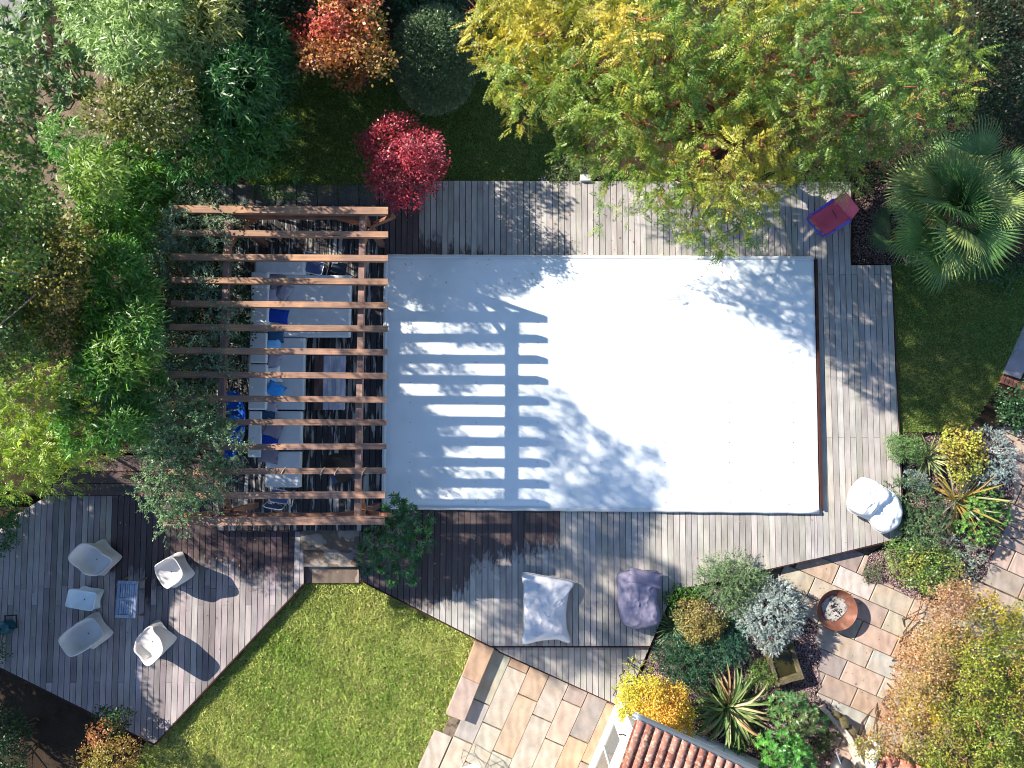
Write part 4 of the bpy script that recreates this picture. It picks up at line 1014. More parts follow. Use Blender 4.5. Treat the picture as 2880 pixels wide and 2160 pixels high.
# ================================================================ VEGETATION
def unit(v): return v / np.maximum(np.linalg.norm(v, axis=-1, keepdims=True), 1e-9)
def crossn(a, b): return unit(np.cross(a, b))
UP = np.array([0, 0, 1.0])
class Fol:
    def __init__(s): s.parts = []
    def add(s, P, A, N, L, W, C, fold=.18):
        n = len(P); A = unit(A); Sd = crossn(A, N); N2 = np.cross(Sd, A); L = np.broadcast_to(L, (n,))[:, None]; W = np.broadcast_to(W, (n,))[:, None]
        mid = P + A * L * .45 + N2 * W * fold
        V = np.stack([P, mid - Sd * W / 2, P + A * L - N2 * L * .08, mid + Sd * W / 2], axis=1)
        s.parts.append((V.astype(np.float32), np.repeat(np.clip(C, 0, 1)[:, None, :], 4, axis=1).astype(np.float32)))
    def build(s, name, mat, parent=None, loc=None, kind=None):
        V = np.concatenate([p[0] for p in s.parts]).reshape(-1, 3); C = np.concatenate([p[1] for p in s.parts]).reshape(-1, 3)
        n = len(V) // 4; me = bpy.data.meshes.new(name)
        off = np.array(wl(parent)) if parent is not None else np.array(loc if loc is not None else (0, 0, 0))
        me.vertices.add(n * 4); me.vertices.foreach_set('co', (V - off).astype(np.float32).ravel())
        me.loops.add(n * 4); me.loops.foreach_set('vertex_index', np.arange(n * 4, dtype=np.int32))
        me.polygons.add(n); me.polygons.foreach_set('loop_start', np.arange(0, n * 4, 4, dtype=np.int32))
        at = me.color_attributes.new('Col', 'FLOAT_COLOR', 'POINT')
        at.data.foreach_set('color', np.concatenate([C, np.ones((len(C), 1), np.float32)], axis=1).ravel())
        me.update(calc_edges=True); me.materials.append(mat)
        o = bpy.data.objects.new(name, me); COL.objects.link(o)
        if parent is not None: o.parent = parent
        else: o.location = off
        if kind: o['kind'] = kind
        s.count = n; return o
NLEAF = 0
def crown_poly(poly, z_edge, z_top, D, sp, r, zj=.25, seed=0, rj=.25, m=.62, gx=None):
    rg = np.random.default_rng(seed + 100); P = np.array(poly, float); mn, mx = P.min(0), P.max(0)
    X, Y = np.meshgrid(np.arange(mn[0], mx[0], sp), np.arange(mn[1], mx[1], sp)); X = X + ((np.arange(X.shape[0]) % 2) * sp / 2)[:, None]
    X = (X + rg.normal(0, sp * .22, X.shape)).ravel(); Y = (Y + rg.normal(0, sp * .22, Y.shape)).ravel()
    d = edge_dist(X, Y, poly); ok = in_poly(X, Y, poly) & (d > r * FPX / (H - z_edge) * m); X, Y, d = X[ok], Y[ok], d[ok]
    t = np.clip(d / D, 0, 1); z = z_edge + (z_top - z_edge) * t * (2 - t) + rg.normal(0, zj, len(X))
    if gx is not None:      # a wall of foliage rising from the ground line gx (survey column)
        g_ = gx + np.minimum(0, X - 430) * .50; z = np.clip(H * (1 - (1440 - g_ - rg.normal(0, 40, len(X))) / (1440 - X)), 1.2, 7.6)
    out = []
    for x, y, zz in zip(X, Y, z):
        rr = r * rg.uniform(1 - rj, 1 + rj); p = G(x, y, zz); out.append((p.x, p.y, zz, rr, rr, rr * .8, x, y))
    return out
def cl(lst):
    """explicit clumps (px, py, z, r[, rz])"""
    out = []
    for c in lst:
        p = G(c[0], c[1], c[2]); r = c[3]; out.append((p.x, p.y, c[2], r, r, c[4] if len(c) > 4 else r * .85, c[0], c[1]))
    return out
def tufts(clumps, dens, rg, zlow=-.35, rin=.72, cull=.82):
    T, N, I = [], [], []
    K = np.array(clumps)
    for i, c in enumerate(clumps):
        n = max(6, int(dens * 4 * PI * c[3] * c[3] * .62)); d = unit(rg.normal(size=(n * 2, 3))); d = d[d[:, 2] > zlow][:n]
        rad = rg.uniform(rin, 1.04, (len(d), 1)); p = np.array(c[:3]) + d * np.array(c[3:6]) * rad
        T.append(p); N.append(unit(d / np.array(c[3:6]))); I.append(np.full(len(d), i))
    T, N, I = np.concatenate(T), np.concatenate(N), np.concatenate(I)
    keep = np.ones(len(T), bool)
    for i, c in enumerate(K):
        q = ((T - c[:3]) / (c[3:6] * cull)); keep &= ~((np.einsum('ij,ij->i', q, q) < 1) & (I != i) )
    keep &= T[:, 2] > -0.62
    return T[keep], N[keep], I[keep]
def colours(clumps, I, pal, zones, rg, jt=.14):
    cols = np.array([p[0] for p in pal], float); wts = np.array([p[1] for p in pal], float); wts /= wts.sum()
    base = cols[rg.choice(len(pal), len(clumps), p=wts)]
    K = np.array(clumps); base = .55 * base + .45 * cols[rg.choice(len(pal), len(clumps), p=wts)]
    for (zx, zy, zr, zc, zs) in (zones or []):
        f = zs * np.clip(1.5 - np.hypot(K[:, 6] - zx, K[:, 7] - zy) / zr * 1.5, 0, 1)[:, None]; base = base * (1 - f) + np.array(zc) * f
    C = base[I]; own = cols[rg.choice(len(pal), len(I), p=wts)]; C = .72 * C + .28 * own
    return C * (1 + rg.normal(0, jt, (len(I), 1))).clip(.55, 1.5)
def st_spray(F, T, N, C, rg, k=8, L=.07, W=.035, spread=.06, out=.8, rnd=.8, droop=.2, upn=.6, jc=.15):
    i = np.repeat(np.arange(len(T)), k); n = len(i); P = T[i] + rg.normal(0, spread, (n, 3)); A = unit(N[i] * out + rg.normal(0, rnd, (n, 3)) + np.array([0, 0, -droop]))
    Nn = unit(N[i] * .5 + UP * upn + rg.normal(0, .45, (n, 3))); s = rg.uniform(.7, 1.25, n)
    F.add(P, A, Nn, L * s, W * s, C[i] * (1 + rg.normal(0, jc, (n, 1))).clip(.5, 1.6))
def st_rosette(F, T, N, C, rg, k=11, L=.10, W=.025, lift=.45, jc=.12, stem=0.0):
    ax = unit(N * .6 + UP * .7 + rg.normal(0, .3, T.shape)); i = np.repeat(np.arange(len(T)), k); n = len(i); a = ax[i]
    t1 = crossn(ax, rg.normal(size=T.shape))[i]; t2 = np.cross(a, t1); th = (np.tile(np.arange(k), len(T)) * 2.4 + rg.uniform(0, 6.28, len(T))[i])[:, None]
    lf = lift + rg.uniform(-.35, .5, (n, 1)); A = unit(t1 * np.cos(th) + t2 * np.sin(th) + a * lf); s = rg.uniform(.75, 1.2, n)
    F.add(T[i] + a * .02, A, unit(a + rg.normal(0, .15, (n, 3))), L * s, W * s, C[i] * (1 + rg.normal(0, jc, (n, 1))).clip(.5, 1.6))
def st_sprig(F, T, N, C, rg, k=14, Ls=.25, L=.06, W=.016, ang=.9, out=.8, rnd=.5, droop=.25, planar=True, jc=.12, tipc=None, upb=.0):
    D = unit(N * out + rg.normal(0, rnd, T.shape) + np.array([0, 0, upb - droop])); i = np.repeat(np.arange(len(T)), k); n = len(i); d = D[i]
    s = np.tile((np.arange(k) + 1) / k, len(T)); Lv = (Ls * rg.uniform(.7, 1.3, len(T)))[i]; sg = np.where(np.tile(np.arange(k), len(T)) % 2 == 0, 1., -1.)[:, None]
    P = T[i] + d * (Lv * s)[:, None] + np.array([0, 0, -1.]) * (droop * Lv * s * s * .5)[:, None]
    if planar: b = crossn(D, UP + rg.normal(0, .35, T.shape))[i]
    else: b = crossn(d, rg.normal(size=(n, 3)))
    A = unit(d * math.cos(ang) + b * sg * math.sin(ang) + rg.normal(0, .12, (n, 3)) + np.array([0, 0, -droop * .4])); Nn = unit(np.cross(b, d) + rg.normal(0, .2, (n, 3))); Nn = Nn * np.sign(Nn[:, 2:3] + 1e-6)
    sz = rg.uniform(.75, 1.2, n) * (1 - .35 * s * (s > .7)); cc = C[i] * (1 + rg.normal(0, jc, (n, 1))).clip(.5, 1.6)
    if tipc is not None: cc = cc * (1 - (s ** 2)[:, None] * .5) + np.array(tipc) * (s ** 2)[:, None] * .5
    F.add(P, A, Nn, L * sz, W * sz, cc)
STY = {'spray': st_spray, 'rosette': st_rosette, 'sprig': st_sprig}
def wander(a, b, rg, n=5, amp=.12):
    a, b = np.array(a, float), np.array(b, float); L = np.linalg.norm(b - a); pts = []
    for i in range(n + 1):
        s = i / n; p = a * (1 - s) + b * s
        if 0 < i < n: p = p + rg.normal(0, amp * L * .3, 3) * np.array([1, 1, .5])
        pts.append(tuple(p))
    return pts
def plant(name, label, cat, clumps, style, prm, pal, zones=None, dens=25, mat='leaf', base=None, zg=ZU, trunk=None, bark=lin('#5a4a3c'), nb=14, group=None, seed=0, zlow=-.35, twigs=0, twigcol=None, extra=None, cull=.82, rin=.72, skirt=None):
    global NLEAF
    rg = np.random.default_rng(seed + 1000); K = np.array(clumps)
    if base is None: bx, by = K[:, 0].mean(), K[:, 1].mean()
    else: bx, by = base
    root = thing(name, label, cat, (bx, by, zg), group)
    F = Fol()
    T, N, I = tufts(clumps, dens, rg, zlow, rin, cull); C = colours(clumps, I, pal, zones, rg); STY[style](F, T, N, C, rg, **prm)
    if skirt:
        zmin, stepz, frac = skirt; low = []
        for c in clumps:
            z = c[2] - stepz
            while z > zmin:
                if rg.random() < frac: low.append((c[0] + rg.normal(0, .15), c[1] + rg.normal(0, .15), z, c[3], c[4], c[5] * 1.2, c[6], c[7]))
                z -= stepz
        if low:
            T2, N2, I2 = tufts(low, dens * .45, rg, -.9, rin, cull); C2 = colours(low, I2, pal, zones, rg); STY[style](F, T2, N2, C2, rg, **prm)
    small = trunk is None
    F.build('foliage' if small else 'crown', M[mat], root); NLEAF += F.count
    tb = MB(); r0, hfrac = trunk if trunk else (.02, .15)
    order = rg.permutation(len(clumps))[:nb]
    ztop = zg + (K[:, 2].mean() - zg) * hfrac
    if not small:
        tp = wander((bx, by, zg - .05), (bx + rg.normal(0, .1), by + rg.normal(0, .1), ztop), rg, 4, .15); tb.tube(tp, [r0 * 1.25, r0, r0 * .9, r0 * .8, r0 * .7], 8)
        st = tp[-1]
        for i in order:
            pts = wander(st, K[i, :3], rg, 5, .22); rr = r0 * .5; tb.tube(pts, [rr, rr * .8, rr * .62, rr * .46, rr * .3, rr * .15], 5)
    else:
        for i in order:
            a = (bx + (K[i, 0] - bx) * .5 + rg.normal(0, .04), by + (K[i, 1] - by) * .5 + rg.normal(0, .04), zg - .02); pts = wander(a, K[i, :3] + rg.normal(0, .05, 3), rg, 3, .3); tb.tube(pts, [r0, r0 * .8, r0 * .6, r0 * .4], 5)
    _o = tb.build('stems' if small else 'trunk', M['bark'], root, bark)
    if small: _o['kind'] = 'stuff'
    if twigs:
        tw = MB()
        for i in range(len(clumps)):
            c = K[i]
            for q in range(twigs):
                d = unit(rg.normal(size=3)); d[2] = abs(d[2]) * .7 - .05; d = unit(d); a = c[:3] + d * c[3:6] * .35; b = c[:3] + d * c[3:6] * rg.uniform(1.0, 1.28)
                pts = wander(a, b, rg, 4, .45); tw.tube(pts, [.016, .013, .011, .008, .004], 4, caps=False)
                for _ in range(2):
                    m_ = np.array(pts[2 + _]); e = m_ + unit(d + rg.normal(0, .7, 3)) * rg.uniform(.12, .3); tw.tube([tuple(m_), tuple((m_ + e) / 2 + rg.normal(0, .015, 3)), tuple(e)], [.008, .006, .003], 3, caps=False)
        tw.build('twigs', M['bark'], root, twigcol)['kind'] = 'stuff'
    return root

# palettes (leaf reflectance)
def P_(*a): return [(lin(h), w_) for h, w_ in a]
BAM = P_(('#4f8230', 3), ('#629638', 3), ('#86a84a', 2), ('#3a6a2a', 2), ('#a8b25a', .5))
BAMP = P_(('#92ad6a', 3), ('#a4bb7e', 3), ('#7c9c50', 2), ('#bcca9c', 1.2))
BAMD = P_(('#34622e', 3), ('#427436', 3), ('#294e28', 2), ('#588a42', 1.4))
bam = dict(k=15, L=.18, W=.032, spread=.07, out=.55, rnd=.75, droop=.55, upn=.7)
bams = dict(k=14, L=.15, W=.022, spread=.06, out=.6, rnd=.75, droop=.5, upn=.7)
# ---- top-left: bamboo, shrubs
plant('bamboo', 'pale sunlit bamboo thicket at the top left corner', 'bamboo', crown_poly([(230, -90), (730, -90), (720, 60), (600, 130), (560, 210), (470, 240), (330, 235), (250, 160), (200, 60)], 3.0, 4.0, 130, 58, .52, .32, 1, .35), 'spray', bam, BAMP, [(560, 60, 130, lin('#a8942c'), .7), (480, 30, 120, lin('#8fa04c'), .6)], 34, trunk=(.05, .4), nb=30, bark=lin('#7a8048'), seed=1, skirt=(1.2, .8, .7))
plant('bamboo', 'dark green bamboo leaning over the upper lawn', 'bamboo', crown_poly([(560, 120), (640, 40), (760, 40), (800, 130), (825, 200), (820, 290), (770, 330), (790, 400), (740, 440), (640, 490), (540, 500), (470, 470), (480, 380), (520, 250)], 1.9, 3.4, 130, 50, .46, .32, 2, .35), 'spray', bam, BAMD, [(720, 400, 90, lin('#5a8a3c'), .7), (590, 440, 90, lin('#4f8a44'), .6), (560, 200, 60, lin('#6d8a3a'), .5)], 34, trunk=(.05, .4), nb=26, bark=lin('#4a5a30'), seed=2, skirt=(1.4, .8, .4), mat='leaf')
plant('laurel_shrub', 'tall shrub with yellow-green buds and bare twigs amid the bamboo', 'shrub', crown_poly([(235, 235), (330, 215), (470, 190), (545, 230), (560, 330), (500, 390), (400, 410), (300, 390), (232, 340)], 3.0, 4.7, 110, 60, .46, .4, 3, .3), 'spray', dict(k=12, L=.085, W=.042, spread=.07, out=.9, rnd=.7, droop=.1), P_(('#5d6a30', 3), ('#3f5226', 3), ('#8a8a48', 2), ('#a89a52', 1)), [(250, 290, 60, lin('#b0a058'), .8), (340, 300, 90, lin('#8c8c44'), .5), (480, 330, 90, lin('#2f4526'), .6)], 42, trunk=(.06, .4), nb=20, twigs=1, twigcol=lin('#b8a898'), seed=3, skirt=(2.2, 1.0, .5))
plant('loquat_tree', 'sparse open shrub with whorled pale leaves near the driveway corner', 'shrub', cl([(20, 70, 2.6, .34), (60, 110, 2.7, .38), (110, 60, 2.8, .42), (30, 140, 2.3, .32), (95, 150, 2.6, .40), (150, 110, 2.8, .42), (180, 50, 2.9, .45), (60, 190, 2.2, .32), (200, 180, 2.5, .36), (140, 205, 2.2, .34), (90, 250, 1.9, .34), (190, 265, 2.0, .28), (30, 240, 1.8, .36), (160, 300, 1.7, .24), (60, 310, 1.7, .34), (130, 345, 1.5, .22), (215, 120, 2.9, .40), (240, 30, 3, .45), (130, 20, 3, .4), (170, 160, 2.7, .4), (120, 110, 2.4, .4), (225, 220, 2.4, .35), (60, 60, 2.2, .4)]), 'rosette', dict(k=11, L=.17, W=.05, lift=.35), P_(('#7f9a60', 3), ('#6a8650', 2), ('#94a878', 2), ('#4a6a44', 1)), None, 17, trunk=(.05, .35), nb=22, bark=lin('#6a5c4c'), seed=4, twigs=1, twigcol=lin('#6a5c4c'))
plant('holly_shrub', 'shaded grey-green shrub over dry leaf litter at the left edge', 'shrub', cl([(15, 200, 1.6, .4), (10, 290, 1.6, .45), (40, 350, 1.5, .4), (90, 390, 1.3, .36), (20, 420, 1.6, .45), (60, 470, 1.5, .38), (10, 500, 1.7, .42), (100, 320, 1.3, .30), (-30, 340, 2, .5), (150, 430, 1.0, .30), (95, 530, 1.1, .3), (175, 500, .9, .26), (130, 380, 1.2, .32), (60, 410, 1.4, .36), (110, 470, 1.2, .34), (40, 560, 1.5, .4), (140, 560, 1.2, .34), (0, 240, 1.7, .4), (70, 270, 1.4, .34), (190, 330, 1.2, .26)]), 'rosette', dict(k=9, L=.11, W=.038, lift=.4), P_(('#45603c', 3), ('#5a7348', 2), ('#6f8460', 1), ('#6a5a34', .5)), None, 24, nb=12, seed=5, trunk=(.04, .3))
plant('bamboo', 'low bright green bamboo clump beside the leaf litter', 'bamboo', crown_poly([(150, 330), (230, 335), (300, 400), (330, 470), (270, 540), (205, 500), (150, 440), (120, 400)], 1.8, 2.8, 90, 55, .42, .2, 6), 'spray', bams, P_(('#4f8a3a', 3), ('#6a9a48', 3), ('#84a65a', 2)), None, 34, trunk=(.04, .4), nb=14, bark=lin('#6a7a3a'), seed=6)
plant('bamboo', 'tall yellow-green bamboo grove alongside the pergola', 'bamboo', crown_poly([(200, 430), (330, 400), (440, 430), (520, 500), (480, 590), (455, 640), (440, 700), (440, 830), (455, 960), (430, 1080), (410, 1180), (360, 1270), (250, 1290), (190, 1200), (220, 1000), (240, 860), (200, 700), (200, 560)], 4.0, 6.6, 150, 50, .44, .6, 7, .35, .5, 560), 'spray', bam, BAM, [(280, 480, 120, lin('#7f9448'), .8), (370, 560, 80, lin('#6fa048'), .6), (400, 900, 120, lin('#2f6a32'), .5), (330, 1150, 120, lin('#22502a'), .6)], 34, trunk=(.05, .4), nb=30, bark=lin('#5a7038'), seed=7)
plant('oak_tree', 'broad olive-green tree with grey limbs at the left edge', 'tree', crown_poly([(-260, 470), (60, 500), (160, 560), (230, 640), (260, 760), (260, 900), (220, 1000), (120, 1030), (-260, 1060)], 4.2, 6.3, 140, 52, .44, .55, 8, .35, .5, 545) + [(x, y, z, .55, .55, .5, 0, 500) for x, y, z in ((-9.6, 5.6, 7.6), (-9.0, 5.0, 8.0), (-8.4, 5.4, 7.7), (-8.0, 4.7, 8.0), (-8.7, 4.2, 8.2), (-9.4, 4.4, 7.7), (-7.7, 4.1, 7.6), (-8.2, 3.5, 7.8), (-9.0, 3.4, 7.6), (-7.6, 5.2, 7.9), (-9.8, 3.7, 7.0), (-8.6, 2.8, 7.2), (-7.9, 2.8, 7.2), (-8.9, 6.1, 7.4), (-9.6, 2.6, 8.0), (-9.0, 2.0, 8.2), (-8.5, 1.5, 8.0), (-9.3, 1.2, 7.6), (-8.4, .8, 7.6), (-9.6, .6, 7.0), (-8.8, .2, 7.0), (-8.3, 2.2, 8.3), (-8.0, 2.9, 8.4), (-8.9, 1.0, 7.0), (-9.4, 2.0, 6.6), (-8.7, 2.7, 7.0), (-9.9, 1.4, 7.0))], 'spray', dict(k=12, L=.075, W=.045, spread=.08, out=.8, rnd=.8, droop=.15), P_(('#4f7036', 3), ('#6a8a3c', 2), ('#3c5c34', 3), ('#94923f', 1), ('#a07c36', .5)), [(70, 560, 110, lin('#7d9448'), .7), (150, 640, 70, lin('#5a7a3a'), .6), (150, 870, 90, lin('#8a7c34'), .6), (60, 780, 90, lin('#2c4a34'), .6)], 44, trunk=(.06, .5), nb=12, bark=lin('#7c7672'), base=(-8.8, 3.2), seed=8, twigs=1, twigcol=lin('#6d6660'))
plant('bamboo', 'lime-green feathery bamboo spilling onto the left deck', 'bamboo', crown_poly([(-120, 1020), (60, 1010), (170, 1050), (230, 1150), (225, 1240), (170, 1290), (140, 1350), (70, 1390), (0, 1400), (-120, 1390)], 2.0, 3.0, 100, 55, .46, .22, 9), 'sprig', dict(k=12, Ls=.26, L=.10, W=.022, ang=.7, droop=.45, rnd=.6), P_(('#a0b440', 3), ('#82a43c', 3), ('#bcc658', 1.5), ('#5c8a38', 1.5)), [(190, 1130, 80, lin('#3a6a30'), .7), (20, 1150, 90, lin('#4f7a34'), .5)], 46, trunk=(.04, .4), nb=18, bark=lin('#6a7a3a'), seed=9, skirt=(.3, .8, .5))
plant('hedge_shrub', 'dark evergreen shrub in shade at the left edge of the deck', 'shrub', cl([(-10, 1420, .6, .45), (25, 1440, .2, .35), (-30, 1520, .5, .5), (10, 1500, 0, .3), (-40, 1830, .3, .4), (0, 1840, 0, .2)]), 'spray', dict(k=10, L=.07, W=.035, spread=.06), BAMD, None, 50, zg=ZL, seed=10)
# trees standing beyond the left edge of the view (they shade the left deck)
plant('hedge_tree', 'dense evergreen tree beyond the left deck', 'tree', [(-14.7 + dx, -1.6 + dy, 2.3 + dz, .95, .95, .9, -300, 1400) for dx, dy, dz in ((0, 0, .9), (.3, 1.3, .9), (-.4, -1.2, .7), (.2, -2.3, .5), (-.9, .4, .6), (.1, .6, 0), (.2, -.8, -.2), (0, -1.9, -.4), (-.2, 2.3, 1.0), (.1, -2.9, -.2))], 'spray', dict(k=14, L=.12, W=.07, spread=.1), BAMD, None, 90, zg=ZL, trunk=(.14, .4), nb=10, seed=11)
# ---- bottom-left shrubs
plant('barberry_shrub', 'autumn shrub with coppery and olive leaves at the pointed end of the left deck', 'shrub', crown_poly([(240, 2080), (270, 2040), (350, 2050), (385, 2100), (405, 2180), (380, 2260), (240, 2260), (230, 2150)], .1, .75, 80, 34, .24, .08, 12), 'spray', dict(k=10, L=.055, W=.03, spread=.05), P_(('#b07a4c', 3), ('#9a6a44', 2), ('#8a8a3c', 2), ('#6a7a34', 1)), [(330, 2140, 60, lin('#8c8c3c'), .8), (280, 2070, 50, lin('#b0704c'), .8)], 80, zg=ZL, seed=12)
plant('evergreen_shrub', 'dark green bush overhanging the lower edge of the left deck', 'shrub', crown_poly([(265, 2010), (310, 1965), (350, 2000), (375, 2035), (365, 2080), (290, 2060)], 0, .35, 60, 26, .18, .06, 13), 'spray', dict(k=10, L=.06, W=.035, spread=.05), P_(('#2f4a22', 3), ('#3f5a2a', 2), ('#24361c', 2)), None, 90, zg=ZL, seed=13)
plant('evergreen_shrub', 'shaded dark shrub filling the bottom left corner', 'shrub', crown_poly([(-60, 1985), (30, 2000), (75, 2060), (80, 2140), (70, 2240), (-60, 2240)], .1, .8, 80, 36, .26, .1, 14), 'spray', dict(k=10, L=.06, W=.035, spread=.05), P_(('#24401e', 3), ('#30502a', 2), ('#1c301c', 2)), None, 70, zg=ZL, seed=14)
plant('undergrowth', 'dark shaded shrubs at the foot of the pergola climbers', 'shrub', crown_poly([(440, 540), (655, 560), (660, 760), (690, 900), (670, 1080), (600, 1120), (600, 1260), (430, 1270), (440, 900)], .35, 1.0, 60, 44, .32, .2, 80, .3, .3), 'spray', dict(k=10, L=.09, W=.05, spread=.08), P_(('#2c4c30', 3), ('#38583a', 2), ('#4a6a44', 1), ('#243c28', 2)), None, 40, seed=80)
# ---- climbers on the pergola
CLP = P_(('#7c9478', 3), ('#64806a', 3), ('#98ab94', 2), ('#4a6650', 2), ('#a8b890', .7))
clst = dict(k=16, Ls=.28, L=.07, W=.028, ang=.8, out=.5, rnd=.9, droop=.30, planar=False)
plant('climbing_plant', 'silvery climber spreading over the upper rafters of the pergola', 'climber', cl([(500, 610, 2.72, 0.28), (560, 600, 2.38, 0.3), (620, 610, 2.72, 0.3), (660, 600, 2.38, 0.21), (470, 660, 2.72, 0.25), (540, 660, 2.62, 0.3), (610, 660, 2.72, 0.28), (445, 670, 2.38, 0.2), (470, 720, 2.66, 0.26), (560, 720, 2.38, 0.3), (500, 750, 2.4, 0.28), (640, 760, 2.38, 0.21), (590, 800, 2.66, 0.28), (640, 820, 2.38, 0.23), (520, 810, 2.38, 0.28), (550, 880, 2.4, 0.28), (620, 900, 2.66, 0.3), (490, 900, 2.38, 0.25), (670, 900, 2.2, 0.2), (480, 935, 2.38, 0.23), (560, 940, 2.66, 0.25), (640, 970, 2.38, 0.26), (560, 990, 2.38, 0.28), (500, 1020, 2.38, 0.3), (600, 1030, 2.66, 0.31), (460, 1050, 2.62, 0.21), (640, 1060, 2.38, 0.25), (560, 1080, 2.38, 0.28)]), 'sprig', clst, CLP, [(560, 820, 60, lin('#55786a'), .6), (640, 610, 60, lin('#a0ac88'), .6)], 60, trunk=(.035, .5), nb=22, bark=lin('#4f463c'), seed=15, base=G2(570, 830, 0), zg=ZU, zlow=-.7, rin=.5, twigs=1, twigcol=lin('#6a5c50'))
plant('climbing_plant', 'thick grey-green climber covering the lower left corner of the pergola', 'climber', crown_poly([(450, 1120), (560, 1090), (640, 1150), (650, 1230), (690, 1290), (640, 1330), (600, 1400), (560, 1450), (540, 1480), (480, 1515), (430, 1470), (395, 1420), (385, 1340), (400, 1230), (420, 1170)], 2.5, 3.15, 80, 42, .36, .14, 16), 'sprig', clst, P_(('#6f8c60', 3), ('#5a7a54', 3), ('#8fa880', 2), ('#486848', 2), ('#a4b080', .7)), [(440, 1400, 80, lin('#8aa070'), .6), (500, 1250, 90, lin('#5a7c60'), .4)], 62, trunk=(.04, .5), nb=24, bark=lin('#4f463c'), seed=16, base=G2(560, 1300, 0), zg=ZLD, zlow=-.6, rin=.5)
# ---- oleander by the steps
plant('oleander_shrub', 'open green shrub with whorled leaves beside the stone steps', 'shrub', cl([(1110, 1430, 1.25, .22), (1150, 1450, 1.2, .24), (1075, 1470, 1.1, .22), (1120, 1490, 1.25, .26), (1180, 1490, 1.0, .22), (1050, 1510, 1.0, .20), (1100, 1530, 1.2, .28), (1155, 1540, 1.1, .26), (1200, 1520, .8, .16), (1040, 1560, .9, .20), (1090, 1580, 1.0, .26), (1140, 1590, .9, .24), (1190, 1560, .7, .18), (1025, 1600, .6, .14), (1105, 1625, .6, .18), (1160, 1620, .6, .16), (1110, 1405, 1.5, .08), (1150, 1420, 1.4, .12), (1020, 1530, .9, .13), (1205, 1470, .9, .14)]), 'rosette', dict(k=14, L=.125, W=.026, lift=.4), P_(('#3a6a34', 3), ('#2f5a30', 3), ('#54803f', 1.5)), None, 40, zg=ZL, seed=17, trunk=(.03, .3), nb=20, bark=lin('#8a8478'), base=G2(1105, 1525, 0), mat='leaf_gloss')
# ---- top centre
plant('maple_tree', 'orange and red autumn tree at the top edge', 'tree', crown_poly([(870, 20), (890, -60), (1050, -60), (1090, 40), (1050, 95), (1095, 180), (1060, 220), (1020, 190), (1030, 268), (985, 245), (960, 205), (905, 190), (865, 215), (860, 150), (805, 125), (855, 80)], 1.9, 2.7, 90, 38, .23, .3, 18, .4, .3), 'spray', dict(k=11, L=.085, W=.055, spread=.09, out=.7, rnd=.8, droop=.25), P_(('#b87248', 3), ('#b08a4c', 3), ('#c0505a', 1.6), ('#7c7638', 2.4), ('#d09a78', 1)), [(900, 60, 60, lin('#d8405a'), .5), (1040, 190, 70, lin('#7a7030'), .6), (860, 110, 50, lin('#cf4a4e'), .6)], 46, trunk=(.07, .4), nb=22, bark=lin('#4a3a34'), seed=18, zlow=-.5)
plant('maple_tree', 'small crimson maple beside the corner of the pool deck', 'tree', crown_poly([(1005, 355), (1050, 375), (1085, 335), (1150, 345), (1200, 370), (1240, 395), (1235, 430), (1258, 470), (1245, 510), (1200, 560), (1130, 580), (1090, 560), (1060, 520), (1020, 500), (1030, 450), (1005, 400)], 1.5, 2.3, 80, 32, .21, .2, 19, .35, .35), 'spray', dict(k=11, L=.07, W=.035, spread=.07, out=.8, rnd=.8, droop=.15), P_(('#b84450', 3), ('#a83848', 3), ('#8a3038', 2), ('#d88088', 1.8)), [(1130, 500, 60, lin('#7a3030'), .6)], 70, trunk=(.05, .35), nb=24, bark=lin('#5a4a44'), seed=19, zlow=-.5)
plant('clipped_bush', 'large smoothly clipped dome of grey-green box', 'shrub', [(*G(1225, 165, 1.15)[:2], 1.15, .92, 1.05, 1.2, 1225, 165), (*G(1220, 205, .9)[:2], .9, .86, .86, .9, 1220, 200)], 'spray', dict(k=9, L=.05, W=.032, spread=.04, out=1.0, rnd=.6, droop=0), P_(('#6f8458', 3), ('#5c7650', 3), ('#8c9f78', 1.5), ('#4a644a', 1)), None, 700, mat='leaf', seed=20, rin=.95, cull=.9)
plant('holm_oak', 'dark evergreen foliage behind the clipped dome at the top edge', 'tree', crown_poly([(1060, -120), (1330, -120), (1330, 90), (1250, 60), (1180, 60), (1130, 100), (1085, 90), (1060, 20)], 0.9, 1.5, 100, 45, .40, .18, 21), 'spray', dict(k=11, L=.075, W=.04, spread=.08), P_(('#2c5034', 3), ('#3a6440', 2), ('#4f7a56', 1)), None, 48, trunk=(.09, .4), nb=14, seed=21, skirt=(.3, .9, .6))
plant('acacia_shrub', 'dark blue-green shrub under the left side of the golden tree', 'shrub', crown_poly([(1310, 20), (1380, 40), (1380, 250), (1340, 270), (1300, 240), (1320, 140)], .6, 1.4, 80, 40, .32, .15, 22), 'spray', dict(k=10, L=.07, W=.035, spread=.07), P_(('#2c5038', 3), ('#38603c', 2)), None, 44, seed=22)
plant('holm_oak', 'dark evergreen tree between bamboo and autumn tree at the top edge', 'tree', crown_poly([(600, -160), (880, -160), (850, 0), (810, 70), (740, 60), (640, 40)], 2.0, 3.0, 100, 55, .48, .25, 23), 'spray', dict(k=12, L=.08, W=.045, spread=.08), P_(('#25482a', 3), ('#2f5a34', 2), ('#5a7040', .7)), None, 34, trunk=(.1, .4), nb=14, seed=23, skirt=(.3, .9, .7))
